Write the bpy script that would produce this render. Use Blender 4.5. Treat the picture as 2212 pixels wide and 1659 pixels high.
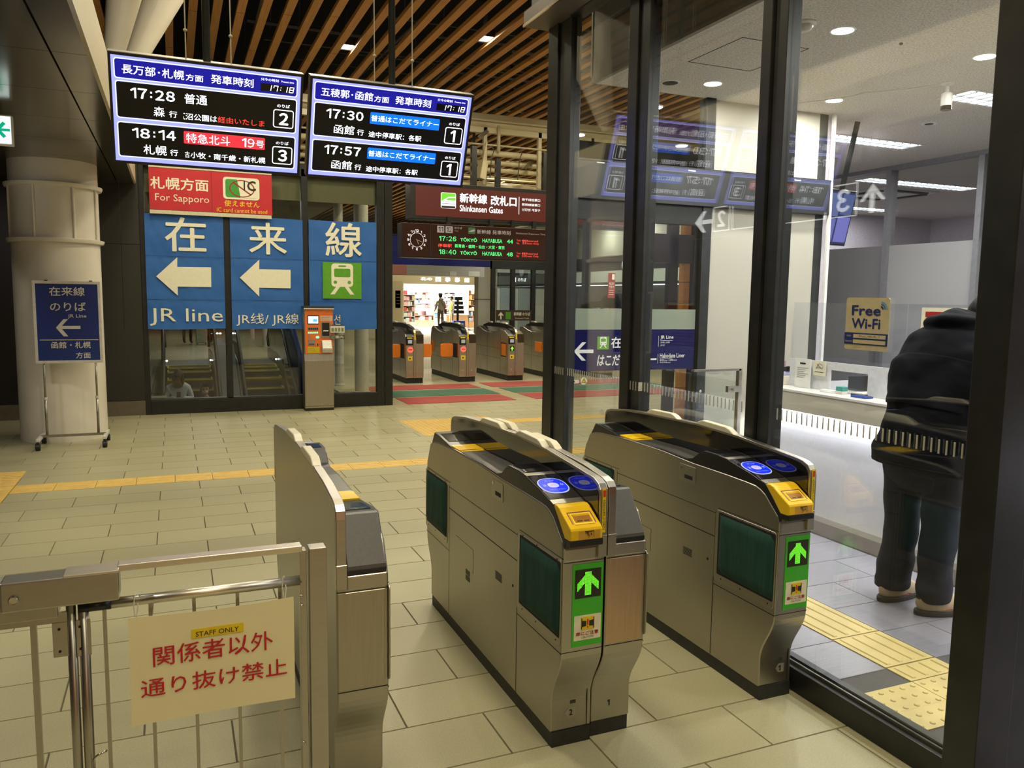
import bpy, bmesh, math, random
import numpy as np
from mathutils import Vector, Matrix, Euler
random.seed(7)
for o in list(bpy.data.objects): bpy.data.objects.remove(o)
SC = bpy.context.scene; COL = SC.collection
PI = math.pi

# ------------------------------------------------------------------ camera
FPX = 1720.33; YAW, PITCH, ROLL = 0.4009063, 0.10851462, -0.01418265; CAMH = 1.6
fw = np.array([math.sin(YAW)*math.cos(PITCH), math.cos(YAW)*math.cos(PITCH), -math.sin(PITCH)])
r0 = np.array([math.cos(YAW), -math.sin(YAW), 0.]); d0 = np.cross(fw, r0)
cr, sr = math.cos(ROLL), math.sin(ROLL)
rt, dn = cr*r0+sr*d0, -sr*r0+cr*d0
cd = bpy.data.cameras.new('camera'); cam = bpy.data.objects.new('camera', cd); COL.objects.link(cam)
cd.sensor_fit = 'HORIZONTAL'; cd.sensor_width = 36; cd.lens = FPX/2212*36; cd.clip_start = .05; cd.clip_end = 200
up, bk = -dn, -fw
cam.matrix_world = Matrix(((rt[0], up[0], bk[0], 0), (rt[1], up[1], bk[1], 0), (rt[2], up[2], bk[2], CAMH), (0, 0, 0, 1)))
SC.camera = cam
def proj(x, y, z):
    v = np.array([x, y, z-CAMH]); w = v@fw
    return (FPX*(v@rt)/w+1106, FPX*(v@dn)/w+829.5, w)
SC.view_settings.view_transform = 'Standard'; SC.view_settings.look = 'None'
SC.view_settings.gamma = 1; SC.view_settings.use_curve_mapping = False
SC.view_settings.exposure = 0.0

# ------------------------------------------------------------------ world and lights
w = bpy.data.worlds.new('world'); SC.world = w; w.use_nodes = True
w.node_tree.nodes['Background'].inputs[0].default_value = (.85, .92, 1.0, 1)
w.node_tree.nodes['Background'].inputs[1].default_value = .03
WARM = (1.0, .89, .65); COOL = (.95, .97, 1.0)
def area(name, loc, sx, power, col, sy=None, rot=(0, 0, 0), spread=PI, shape=None):
    l = bpy.data.lights.new(name, 'AREA'); l.energy = power; l.color = col; l.spread = spread
    if sy: l.shape = 'RECTANGLE'; l.size = sx; l.size_y = sy
    else: l.shape = 'DISK'; l.size = sx
    o = bpy.data.objects.new(name, l); COL.objects.link(o); o.location = loc; o.rotation_euler = rot
    return o
# downlights of the concourse, hung between the ceiling slats (z 5.3)
HALL = [(4.40, 11.6), (2.60, 12.9), (8.3, 12.4), (12.2, 13), (7.1, 17), (12.2, 19), (5, 22), (10.1, 25), (15.2, 27), (9.2, 31), (14, 33), (2, 24)]
for x, y in HALL: area('hall_downlight_and_fill', (x, y, 5.425), .16, 95, WARM)
for x, y in [(.2, 6.7), (1.4, 8.5), (1.7, 5.0), (.5, 3.4), (1.4, 1.0), (.2, -1.0), (2.0, -2.6), (4.4, 7.7), (3.2, 9.7), (-.1, 9.6)]:
    area('hall_downlight_and_fill', (x, y, 5.36), .4, 58, WARM)
area('hall_downlight_and_fill', (1.6, -4.6, 3.2), .5, 45, (1, .8, .5))  # unseen lamp added behind the camera; its wall glow warms gate reflections
# cooler unseen lamps added under the low left soffit to light column and floor
for x, y in [(-2.3, 7.4), (-2.4, 4.2), (-1.9, 1.6)]: area('soffit_fill_lamp', (x, y, 2.94), .16, 16, (1, .95, .88))

# ------------------------------------------------------------------ materials
def S(r, g, b):
    f = lambda c: (c/255/12.92) if c/255 <= .04045 else ((c/255+.055)/1.055)**2.4
    return (f(r), f(g), f(b))
MATS = {}
def mat(name, rgb, rough=.5, metal=0., emit=0., ecol=None, noise=.08, nscale=30., bump=0., bscale=None, stretch=None, coat=0., spec=.5, rnd=0., rvar=0.):
    if name in MATS: return MATS[name]
    m = bpy.data.materials.new(name); m.use_nodes = True; nt = m.node_tree; N = nt.nodes; L = nt.links
    b = N['Principled BSDF']
    b.inputs['Roughness'].default_value = rough; b.inputs['Metallic'].default_value = metal
    b.inputs['Coat Weight'].default_value = coat; b.inputs['Coat Roughness'].default_value = .05
    b.inputs['Specular IOR Level'].default_value = spec
    tc = N.new('ShaderNodeTexCoord'); mp = N.new('ShaderNodeMapping'); L.new(tc.outputs['Object'], mp.inputs[0])
    if stretch: mp.inputs['Scale'].default_value = stretch
    nz = N.new('ShaderNodeTexNoise'); nz.inputs['Scale'].default_value = nscale; nz.inputs['Detail'].default_value = 3
    L.new(mp.outputs[0], nz.inputs['Vector'])
    mr = N.new('ShaderNodeMapRange'); mr.inputs[1].default_value = .3; mr.inputs[2].default_value = .7
    mr.inputs[3].default_value = 1-noise; mr.inputs[4].default_value = 1+noise
    L.new(nz.outputs['Fac'], mr.inputs[0])
    val = mr.outputs[0]
    if rnd:
        oi = N.new('ShaderNodeObjectInfo'); ge = N.new('ShaderNodeNewGeometry')
        ad = N.new('ShaderNodeMath'); ad.operation = 'ADD'; L.new(oi.outputs['Random'], ad.inputs[0]); L.new(ge.outputs['Random Per Island'], ad.inputs[1])
        fr = N.new('ShaderNodeMath'); fr.operation = 'FRACT'; L.new(ad.outputs[0], fr.inputs[0])
        m2 = N.new('ShaderNodeMapRange'); m2.inputs[3].default_value = 1-rnd; m2.inputs[4].default_value = 1+rnd; L.new(fr.outputs[0], m2.inputs[0])
        mu = N.new('ShaderNodeMath'); mu.operation = 'MULTIPLY'; L.new(val, mu.inputs[0]); L.new(m2.outputs[0], mu.inputs[1]); val = mu.outputs[0]
    vm = N.new('ShaderNodeVectorMath'); vm.operation = 'SCALE'; vm.inputs[0].default_value = rgb[:3]; L.new(val, vm.inputs['Scale'])
    L.new(vm.outputs[0], b.inputs['Base Color'])
    if rvar:
        m3 = N.new('ShaderNodeMapRange'); m3.inputs[3].default_value = max(0, rough-rvar); m3.inputs[4].default_value = rough+rvar
        L.new(nz.outputs['Fac'], m3.inputs[0]); L.new(m3.outputs[0], b.inputs['Roughness'])
    if bump:
        bn = N.new('ShaderNodeTexNoise'); bn.inputs['Scale'].default_value = bscale or nscale; bn.inputs['Detail'].default_value = 4
        L.new(mp.outputs[0], bn.inputs['Vector'])
        bu = N.new('ShaderNodeBump'); bu.inputs['Strength'].default_value = bump; bu.inputs['Distance'].default_value = .003
        L.new(bn.outputs['Fac'], bu.inputs['Height']); L.new(bu.outputs[0], b.inputs['Normal'])
    if emit:
        b.inputs['Emission Color'].default_value = (*(ecol or rgb)[:3], 1); b.inputs['Emission Strength'].default_value = emit
    MATS[name] = m; return m
def glassmat(name, f0=.055, tint=(.96, .97, .96), alpha=0., acol=(.5, .5, .5), rough=0.0, top=1.0):
    if name in MATS: return MATS[name]
    m = bpy.data.materials.new(name); m.use_nodes = True; nt = m.node_tree; N = nt.nodes; L = nt.links
    N.remove(N['Principled BSDF']); out = N['Material Output']
    tr = N.new('ShaderNodeBsdfTransparent'); tr.inputs[0].default_value = (*tint, 1)
    gl = N.new('ShaderNodeBsdfGlossy'); gl.inputs['Roughness'].default_value = rough
    ge = N.new('ShaderNodeNewGeometry'); dp = N.new('ShaderNodeVectorMath'); dp.operation = 'DOT_PRODUCT'
    L.new(ge.outputs['Normal'], dp.inputs[0]); L.new(ge.outputs['Incoming'], dp.inputs[1])
    def M(op, a, bb=None):
        n = N.new('ShaderNodeMath'); n.operation = op
        for i, v in enumerate((a, bb)):
            if v is None: continue
            if isinstance(v, (int, float)): n.inputs[i].default_value = v
            else: L.new(v, n.inputs[i])
        return n.outputs[0]
    k = M('POWER', M('SUBTRACT', 1, M('ABSOLUTE', dp.outputs['Value'])), 5)
    F = M('ADD', M('MULTIPLY', k, top-f0), f0)
    base = tr.outputs[0]
    if alpha:
        df = N.new('ShaderNodeBsdfDiffuse'); df.inputs[0].default_value = (*acol, 1)
        tl = N.new('ShaderNodeBsdfTranslucent'); tl.inputs[0].default_value = (*acol, 1)
        ms = N.new('ShaderNodeMixShader'); ms.inputs[0].default_value = .5; L.new(df.outputs[0], ms.inputs[1]); L.new(tl.outputs[0], ms.inputs[2])
        # faint cloudiness of the film
        nz = N.new('ShaderNodeTexNoise'); nz.inputs['Scale'].default_value = 3; a1 = M('MULTIPLY', nz.outputs['Fac'], .12*alpha); a2 = M('ADD', a1, alpha*.94)
        m2 = N.new('ShaderNodeMixShader'); L.new(a2, m2.inputs[0]); L.new(base, m2.inputs[1]); L.new(ms.outputs[0], m2.inputs[2]); base = m2.outputs[0]
    mx = N.new('ShaderNodeMixShader'); L.new(F, mx.inputs[0]); L.new(base, mx.inputs[1]); L.new(gl.outputs[0], mx.inputs[2])
    L.new(mx.outputs[0], out.inputs[0]); MATS[name] = m; return m
def emis(name, rgb, s=1.0): return mat(name, tuple(c*.15 for c in rgb), .4, emit=s, ecol=rgb, noise=.03)

steel = mat('brushed_steel', (.46, .435, .375), .33, 1, noise=.03, nscale=6, stretch=(3, 1, 12), rvar=.012)
steel_h = mat('brushed_steel_plate', (.42, .40, .34), .34, 1, noise=.05, nscale=2.2, stretch=(3, 1, 1.2), rvar=.02)
rail_m = mat('satin_rail', (.78, .74, .62), .34, 1, noise=.05, nscale=6, stretch=(1, 20, 20), bump=.03, bscale=60)
chrome = mat('polished_steel', (.68, .64, .56), .16, 1, noise=.03, nscale=20)
blackgl = mat('black_gloss', (.006, .006, .007), .06, 0, noise=.2, nscale=5, coat=.6)
blackpl = mat('black_plastic', (.012, .012, .013), .32, 0, noise=.2, nscale=40)
darkgap = mat('dark_joint', (.006, .006, .006), .7, noise=.2)
greypl = mat('grey_plastic_panel', (.085, .083, .078), .38, noise=.1, nscale=120, bump=.04, bscale=400)
troughm = mat('grey_tray', (.10, .098, .09), .3, .4, noise=.08, nscale=50)
padgreen = mat('green_cloth', S(12, 62, 48), .8, noise=.25, nscale=14, stretch=(1, 6, .6), bump=.5, bscale=10)
hatcream = mat('cream_plastic', S(212, 206, 180), .35, noise=.04)
yellowm = mat('yellow_plastic', S(232, 190, 20), .3, noise=.05, nscale=12)
yellow_d = mat('ochre_label', S(196, 150, 50), .5, noise=.06)
greenp = mat('green_sign_face', S(52, 150, 28), .4, emit=.12, ecol=S(60, 170, 30), noise=.05)
ledblk = mat('led_black', S(38, 34, 26), .5, noise=.3, nscale=300)
ledg = emis('led_green', (.17, .9, .03), 1.15)
plinthm = mat('plinth_black', (.018, .018, .017), .5, noise=.3, nscale=30)
white_e = emis('white_letter_light', (1, 1, 1), 1.15)
white_p = mat('white_paint', (.78, .77, .72), .5, noise=.04)
frame_blk = mat('dark_frame_metal', (.018, .018, .016), .38, .2, noise=.25, nscale=12)
frame_gry = mat('charcoal_frame_metal', (.03, .032, .032), .4, .2, noise=.2, nscale=12)

# ------------------------------------------------------------------ mesh helpers
class MB:
    def __init__(s): s.bm = bmesh.new()
    def poly(s, pts):
        vs = [s.bm.verts.new(p) for p in pts]; return s.bm.faces.new(vs)
    def box(s, x0, x1, y0, y1, z0, z1):
        v = [s.bm.verts.new((x, y, z)) for x in (x0, x1) for y in (y0, y1) for z in (z0, z1)]
        for f in ((0, 1, 3, 2), (4, 6, 7, 5), (0, 4, 5, 1), (2, 3, 7, 6), (0, 2, 6, 4), (1, 5, 7, 3)): s.bm.faces.new([v[i] for i in f])
        return s
    def prism(s, pts, a0, a1, axis='x'):
        # pts are (y,z) for axis x, (x,z) for axis y, (x,y) for axis z
        def P(p, a): return {'x': (a, p[0], p[1]), 'y': (p[0], a, p[1]), 'z': (p[0], p[1], a)}[axis]
        A = [s.bm.verts.new(P(p, a0)) for p in pts]; B = [s.bm.verts.new(P(p, a1)) for p in pts]
        n = len(pts); s.bm.faces.new(A); s.bm.faces.new(B[::-1])
        for i in range(n): s.bm.faces.new([A[i], B[i], B[(i+1) % n], A[(i+1) % n]])
        return s
    def tube(s, pts, r, n=10, cap=True):
        pts = [Vector(p) for p in pts]; rings = []
        rr = r if isinstance(r, (list, tuple)) else [r]*len(pts)
        for i, p in enumerate(pts):
            d = (pts[min(i+1, len(pts)-1)]-pts[max(i-1, 0)]).normalized()
            a = d.cross(Vector((0, 0, 1)));
            if a.length < 1e-3: a = d.cross(Vector((1, 0, 0)))
            a.normalize(); b = d.cross(a)
            rings.append([s.bm.verts.new(p+(a*math.cos(t)+b*math.sin(t))*rr[i]) for t in [2*PI*k/n for k in range(n)]])
        for A, B in zip(rings, rings[1:]):
            for k in range(n): s.bm.faces.new([A[k], A[(k+1) % n], B[(k+1) % n], B[k]])
        if cap: s.bm.faces.new(rings[0][::-1]); s.bm.faces.new(rings[-1])
        return s
    def lathe(s, prof, c=(0, 0, 0), n=24, axis='z'):
        rings = []
        for r, h in prof:
            ring = []
            for k in range(n):
                t = 2*PI*k/n; a, b = r*math.cos(t), r*math.sin(t)
                p = {'z': (a, b, h), 'y': (a, h, b), 'x': (h, a, b)}[axis]
                ring.append(s.bm.verts.new((p[0]+c[0], p[1]+c[1], p[2]+c[2])))
            rings.append(ring)
        for A, B in zip(rings, rings[1:]):
            for k in range(n): s.bm.faces.new([A[k], A[(k+1) % n], B[(k+1) % n], B[k]])
        s.bm.faces.new(rings[0][::-1]); s.bm.faces.new(rings[-1]); return s
    def ell(s, c, rx, ry, rz, seg=16, rings=10):
        r = bmesh.ops.create_uvsphere(s.bm, u_segments=seg, v_segments=rings, radius=1)
        for v in r['verts']: v.co = Vector((v.co.x*rx+c[0], v.co.y*ry+c[1], v.co.z*rz+c[2]))
        return s
def rrect(u0, u1, v0, v1, r, n=5):
    pts = []
    for cx, cy, a in ((u1-r, v1-r, 0), (u0+r, v1-r, 90), (u0+r, v0+r, 180), (u1-r, v0+r, 270)):
        for k in range(n+1):
            t = math.radians(a+90*k/n); pts.append((cx+r*math.cos(t), cy+r*math.sin(t)))
    return pts
def obj(name, mb, m, parent=None, bevel=0, seg=2, smooth=False, label=None, loc=None, kind=None):
    me = bpy.data.meshes.new(name)
    bmesh.ops.recalc_face_normals(mb.bm, faces=mb.bm.faces[:]); mb.bm.to_mesh(me); mb.bm.free()
    o = bpy.data.objects.new(name, me); COL.objects.link(o); me.materials.append(m)
    if parent: o.parent = parent
    if loc: o.location = loc
    if bevel:
        b = o.modifiers.new('bevel', 'BEVEL'); b.width = bevel; b.segments = seg; b.limit_method = 'ANGLE'; b.angle_limit = .6
        b.harden_normals = False
    if smooth:
        for p in me.polygons: p.use_smooth = True
    if label: o['label'] = label
    if kind: o['kind'] = kind
    return o
def tag(o, label, cat, group=None, kind=None):
    o['label'] = label
    if cat: o['category'] = cat
    if group: o['group'] = group
    if kind: o['kind'] = kind
    return o
def thing(name, label, cat, loc=(0, 0, 0), rz=0, group=None, rot=None, kind=None):
    o = bpy.data.objects.new(name, None); COL.objects.link(o); o.empty_display_size = .1
    o.location = loc; o.rotation_euler = rot if rot else (0, 0, rz); return tag(o, label, cat, group, kind)
def struct(name, label, loc=(0, 0, 0), rz=0): return thing(name, label, None, loc, rz, kind='structure')
def bx(name, p, m, *a, **k): return obj(name, MB().box(*a), m, p, **k)
def rr(name, p, m, u0, u1, v0, v1, r, y, th=.002, **k): return obj(name, MB().prism(rrect(u0, u1, v0, v1, r), y, y+th, 'y'), m, p, **k)
TXT = {}
def txt(p, s, rect, y, m, name='lettering', bold=.0, shear=0, plane='xz', fit=True, flip=False):
    """flat lettering fitted to the rectangle (u0,u1,v0,v1) of the local panel plane; faces local -y"""
    key = (s, bold, shear)
    if key not in TXT:
        c = bpy.data.curves.new('t', 'FONT'); c.body = s; c.size = 1; c.resolution_u = 2; c.shear = shear
        o = bpy.data.objects.new('t', c); COL.objects.link(o)
        me = bpy.data.meshes.new_from_object(o.evaluated_get(bpy.context.evaluated_depsgraph_get()))
        co = np.array([v.co[:2] for v in me.vertices]) if len(me.vertices) else np.zeros((1, 2))
        fc = [tuple(q.vertices) for q in me.polygons]
        bpy.data.objects.remove(o); bpy.data.meshes.remove(me)
        if bold:      # heavier weight: the outline repeated around itself
            n = len(co); offs = [(0, 0), (bold, 0), (-bold, 0), (0, bold), (0, -bold)]
            fc = [tuple(v+k*n for v in f) for k in range(5) for f in fc]; co = np.vstack([co+np.array(q) for q in offs])
        TXT[key] = (co, fc)
    co, fc = TXT[key]; mn, mx = co.min(0), co.max(0); sz = np.maximum(mx-mn, 1e-6)
    u0, u1, v0, v1 = rect
    q = (co-mn)/sz
    if flip: q[:, 0] = 1-q[:, 0]
    U = u0+q[:, 0]*(u1-u0); V = v0+q[:, 1]*(v1-v0)
    nn = len(U)//(5 if bold else 1)      # each repeat lies a hair in front of the last, so that faces never coincide
    vs = [(a, y-.00012*(i//nn), b) for i, (a, b) in enumerate(zip(U, V))] if plane == 'xz' else [(a, b, y) for a, b in zip(U, V)]
    me = bpy.data.meshes.new(name); me.from_pydata(vs, [], fc); me.materials.append(m)
    o = bpy.data.objects.new(name, me); COL.objects.link(o); o.parent = p
    return o
def flat(name, p, m, polys, y, th=.001):
    mb = MB()
    for pts in polys: mb.prism(pts, y, y+th, 'y')
    return obj(name, mb, m, p)
def copy_tree(o, parent=None):
    c = o.copy(); COL.objects.link(c); c.parent = parent
    for ch in list(o.children): copy_tree(ch, c)
    return c

# ================================================================== STRUCTURE
# ---- concourse floor: 0.6 x 0.3 m stone tiles in running bond over a grout bed
floor = struct('floor', 'beige stone tile floor of the station concourse')
grout = mat('grout', S(84, 78, 62), .9, noise=.15, nscale=60)
tilem = mat('beige_stone_tile', S(158, 153, 121), .42, noise=.10, nscale=150, bump=.22, bscale=260, rnd=.055, rvar=.08)
tilef = mat('beige_stone_far', S(158, 153, 121), .40, noise=.08, nscale=.8, bump=.1, bscale=120)
PX, PY, OX, OY = .6, .298, -.146, 2.733
def solid_floor(X, Y):      # where the concourse floor exists
    if 2.30 < X < 9.5 and Y < 4.84: return False
    if -.38 < X < 2.42 and 11.55 < Y < 18.9: return False
    return True
bed = MB(); zb = -.006
for a in ((-9, 2.33, -6, 11.5), (2.33, 26, 4.83, 11.5), (-9, -.38, 11.5, 45), (2.42, 26, 11.5, 45), (-.38, 2.42, 18.9, 45)): bed.box(a[0], a[1], a[2], a[3], -.05, zb)
obj('grout_bed', bed, grout, floor)
def tile_mesh(x0, x1, y0, y1, mb, g=.0022, b=.0015):
    x0 += g; x1 -= g; y0 += g; y1 -= g
    t = [mb.bm.verts.new(p) for p in ((x0+b, y0+b, 0), (x1-b, y0+b, 0), (x1-b, y1-b, 0), (x0+b, y1-b, 0))]
    l = [mb.bm.verts.new(p) for p in ((x0, y0, -.006), (x1, y0, -.006), (x1, y1, -.006), (x0, y1, -.006))]
    mb.bm.faces.new(t)
    for i in range(4): mb.bm.faces.new([l[i], l[(i+1) % 4], t[(i+1) % 4], t[i]])
tiles = []
for k in range(-30, 37):
    y = OY+k*PY
    for j in range(-16, 26):
        x = OX+(j+(.5 if (k % 2 == 0) else 0))*PX+.3*0
        tiles.append((x, y))
TAC = (7.2, 7.53)
def tactile_area(x, y):      # strips of yellow tactile paving
    cx, cy = x+PX/2, y+PY/2
    if cx > -1.25 and 7.2 < cy < 7.5: return True
    if cx < -1.25 and 6.9 < cy < 8.1: return True
    return False
vis = []; rest = MB()
for x, y in tiles:
    cx, cy = x+PX/2, y+PY/2
    if tactile_area(x, y) and cx < -1.25 < x+PX-.01 and not 7.2 < cy < 7.5: tile_mesh(-1.248, x+PX, y, y+PY, rest)
    if tactile_area(x, y) or not (solid_floor(cx, cy) or (cy < 4.84 and x < 2.30 < cx+PX/2)): continue
    if cy-PY/2 < 4.84 and cx+PX/2 > 2.31:
        if cx < 9: 
            if x < 2.30: tile_mesh(x, 2.32, y, y+PY, rest)
            if y+PY > 4.9 and cx > 2.3: tile_mesh(max(x, 2.33), x+PX, 4.845, y+PY, rest)
            continue
    p = proj(cx, cy, 0)
    if p[2] > .5 and -120 < p[0] < 2000 and 560 < p[1] < 1800 and not (cx > 2.3 and cy < 5): vis.append((p[2], x, y))
    else: tile_mesh(x, x+PX, y, y+PY, rest)
vis.sort()
tb = MB(); tile_mesh(0, PX, 0, PY, tb); t0 = obj('floor_tile', tb, tilem, floor); t0.location = (vis[0][1], vis[0][2], 0)
for d, x, y in vis[1:300]:
    c = t0.copy(); COL.objects.link(c); c.parent = floor; c.location = (x, y, 0)
for d, x, y in vis[300:]: tile_mesh(x, x+PX, y, y+PY, rest)
obj('outlying_tiles', rest, tilem, floor, kind='stuff')
# strip of floor trimmed along the glass wall and far floor
mbf = MB()
for a in ((-9, -.38, 13.46, 45), (2.42, 26, 13.46, 45), (-.38, 2.42, 18.9, 45), (-9, -.38, 11.5, 13.5), (15.1, 26, 4.83, 13.5)): mbf.box(a[0], a[1], a[2], a[3], -.02, -.0006)
obj('far_paving', mbf, tilef, floor)

tacy = mat('yellow_tactile_tile', S(205, 172, 92), .5, noise=.08, nscale=12, bump=.15, bscale=160, rnd=.04)
tacy2 = mat('pale_yellow_tactile_tile', S(196, 176, 112), .5, noise=.08, nscale=9, bump=.12, bscale=160, rnd=.03)
tacedge = mat('tactile_worn_edge', S(120, 96, 50), .6, noise=.2)
def bar_tile(parent, x0, x1, y0, y1, along, m, nb=4, hi=.005, sub=True, name='tactile_tile'):
    mb = MB(); g = .002; mb.box(x0+g, x1-g, y0+g, y1-g, -.006, .0012)
    t = obj(name, mb, m, parent)
    rb = MB()
    for i in range(nb):
        if along == 'x':
            c = y0+(i+.5)*(y1-y0)/nb; a, b, c0, c1 = x0+.014, x1-.014, c-.011, c+.011
        else:
            c = x0+(i+.5)*(x1-x0)/nb; a, b, c0, c1 = c-.011, c+.011, y0+.014, y1-.014
        s = .004
        lo = [rb.bm.verts.new(p) for p in ((a, c0, .0012), (b, c0, .0012), (b, c1, .0012), (a, c1, .0012))]
        tp = [rb.bm.verts.new(p) for p in ((a+s, c0+s, hi+.001), (b-s, c0+s, hi+.001), (b-s, c1-s, hi+.001), (a+s, c1-s, hi+.001))]
        rb.bm.faces.new(tp)
        for q in range(4): rb.bm.faces.new([lo[q], lo[(q+1) % 4], tp[(q+1) % 4], tp[q]])
    obj('raised_bars', rb, m, t); return t
def dome_tile(parent, x0, x1, y0, y1, m, n=5, z0=0, name='tactile_tile'):
    t = obj(name, MB().box(x0+.002, x1-.002, y0+.002, y1-.002, -.006, .0012), m, parent)
    db = MB(); nx = max(1, round((x1-x0)/.06)); ny = max(1, round((y1-y0)/.06))
    for i in range(nx):
        for j in range(ny):
            cx, cy = x0+(i+.5)*(x1-x0)/nx, y0+(j+.5)*(y1-y0)/ny
            db.lathe([(.0115, .001), (.0105, .004), (.007, .0062)], (cx, cy, 0), 10)
    obj('raised_domes', db, m, t); return t
# long strip running across the concourse
x = -1.246
while x < 2.15:
    bar_tile(floor, x, min(x+.3025, 2.3), 7.204, 7.500, 'x', tacy); x += .3025
x = 2.4
while x < 8.5:
    bar_tile(floor, x, x+.6, 7.204, 7.500, 'x', tacy); x += .6
for i in range(5):
    for j in range(4): bar_tile(floor, -1.25-.3*(i+1), -1.25-.3*i, 6.906+j*.298, 7.203+j*.298, 'x', tacy)
# second tactile arm running away from the strip toward the far gates
for i in range(4):
    for j in range(4): dome_tile(floor, 2.62+.3*i, 2.92+.3*i, 9.0+.3*j-.3, 9.3+.3*j-.3, tacy)
x = 3.82
while x < 9:
    bar_tile(floor, x, x+.3, 9.3, 9.6, 'x', tacy); x += .3

# red and green entrance matting in front of the far gates
def mats_(name, lab, a, m): o = bx(name, None, m, *a, -.001, .006); tag(o, lab, 'floor mat', 'coloured floor bands before the far gates')
redm = mat('red_floor_sheet', S(152, 62, 58), .7, noise=.12, nscale=5); grem = mat('green_floor_sheet', S(62, 104, 82), .7, noise=.12, nscale=5)
mats_('floor_band', 'red floor band nearest the far ticket gates, left of the joint', (3.0, 4.96, 13.12, 13.78), redm)
mats_('floor_band', 'green floor band between two red ones, left of the joint', (3.0, 4.96, 12.2, 13.0), grem)
mats_('floor_band', 'red floor band on the near side, left of the joint', (3.15, 4.9, 11.36, 12.1), redm)
mats_('floor_band', 'red floor band nearest the far ticket gates, right of the joint', (5.2, 8.4, 13.12, 13.85), redm)
mats_('floor_band', 'green floor band between two red ones, right of the joint', (5.25, 8.4, 12.25, 13.0), grem)
mats_('floor_band', 'red floor band on the near side, right of the joint', (5.25, 8.4, 11.4, 12.14), redm)

# ---- concourse ceiling: timber battens under a black void
ceil = struct('ceiling', 'black ceiling void behind parallel timber battens')
voidm = mat('black_void', (.004, .004, .005), .95, noise=.3)
bx('void_panel', ceil, voidm, -9, 26, -6, 46, 6.9, 7.0)
wood = mat('batten_wood', S(190, 136, 70), .6, noise=.16, nscale=2.5, stretch=(18, .8, 18), bump=.05, rnd=.10)
sm = MB().box(-.055, .055, -6, 45, 5.4, 5.462); s0 = obj('batten', sm, wood, ceil); s0.location = (-2.95, 0, 0)
jm = mat('batten_joint', (.05, .03, .012), .8)
for i in range(1, 84):
    c = s0.copy(); COL.objects.link(c); c.parent = ceil; c.location = (-2.95+.3*i, 0, 0)
jb = MB()
for i in range(84):
    for k in range(9):
        yy = 1.2+5.1*k+(i*1.7) % 3.6; xx = -2.95+.3*i; jb.box(xx-.0555, xx+.0555, yy, yy+.010, 5.3992, 5.4615)
obj('batten_joints', jb, jm, ceil, kind='stuff')
pipe_d = mat('dull_service_pipe', (.10, .105, .12), .6, noise=.3)
pb = MB()
for i in range(150):
    z = random.uniform(5.7, 6.6); y = random.uniform(4, 34); x = random.uniform(-3, 14); L = random.uniform(1.5, 6)
    if i % 3: pb.tube([(x, y, z), (x+L, y+random.uniform(-.2, .2), z)], random.choice((.012, .02, .035)), 6)
    else: pb.tube([(x, y, z), (x+random.uniform(-.3, .3), y+L, z)], random.choice((.012, .02, .05)), 6)
for i in range(110):
    z = random.uniform(5.6, 6.2); y = random.uniform(4, 30); x = random.uniform(-3, 14)
    pb.tube([(x, y, z), (x+.05, y, z+1.0)], .008, 5)
obj('service_pipework', pb, pipe_d, ceil, kind='stuff')
for i, (x, y) in enumerate(HALL[:5]):
    t = thing('ceiling_downlight', ['lit square downlight between the battens right of the right display', 'lit square downlight just above the seam of the two displays', 'lit square downlight seen through the glass wall', 'lit square downlight far to the right over the concourse', 'lit square downlight over the far ticket gates'][i], 'ceiling light', (x, y, 5.45), group='downlights in the batten ceiling')
    hb = MB()
    for a in ((-.10, -.085, -.15, .15), (.085, .10, -.15, .15), (-.085, .085, -.15, -.135), (-.085, .085, .135, .15)): hb.box(*a, -.02, .08)
    obj('housing', hb, frame_gry, t); bx('lens', t, emis('lamp_face_warm', (1, .93, .78), 12), -.085, .085, -.135, .135, -.005, .0); bx('hanger_box', t, frame_gry, -.03, .03, -.03, .03, .08, 1.4)

# ---- enclosing walls out of view behind and beside the camera
wallm = mat('side_wall_panel', S(96, 88, 72), .6, noise=.1, nscale=1.2)
woodw = mat('wood_wall_panel', S(190, 112, 60), .55, noise=.15, nscale=2, stretch=(8, 8, .6))
darkw = mat('dark_wall', (.008, .008, .009), .35, noise=.3, nscale=3)
o = bx('wall_back', None, woodw, -9, 26, -6.1, -6, 0, 7); o['kind'] = 'structure'
o = bx('wall_left', None, darkw, -9.1, -9, -6, 46, 0, 7); o['kind'] = 'structure'
o = bx('wall_far', None, wallm, -9, 26, 45, 45.1, 0, 7); o['kind'] = 'structure'
o = bx('wall_right', None, wallm, 26, 26.1, -6, 46, 0, 7); o['kind'] = 'structure'

# ---- left: glossy metal soffit, round column, dark wall
sofm = mat('dark_gloss_panel', S(88, 82, 68), .16, .55, noise=.06, nscale=2, rvar=.05)
soff = struct('ceiling_left', 'low glossy metal soffit beside the timber ceiling')
for i in range(18):
    y0, y1 = 1.41+(i-3)*.985, 1.41+(i-2)*.985
    if y1 > 11.3: y1 = 11.3
    if y0 > 11.3: break
    bx('soffit_panel', soff, sofm, -.60, -.42, y0+.003, y1-.003, 2.95, 2.985)
    for k in range(4): bx('soffit_panel', soff, sofm, -.606-1.3*(k+1), -.606-1.3*k-.006, y0+.003, y1-.003, 2.95, 2.985)
bx('soffit_backing', soff, darkgap, -6, -.425, -1.6, 11.3, 2.987, 3.0)
facm = mat('pale_fascia_metal', S(176, 166, 136), .5, .1, noise=.06)
fm = MB(); pr = [(-.42, 2.95), (-.40, 2.96), (-.40, 3.35), (-.52, 3.62), (-.56, 3.62), (-.44, 3.33), (-.42, 3.0)]
fm.prism(pr, -1.6, 11.3, 'y'); obj('fascia', fm, facm, soff)
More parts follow.
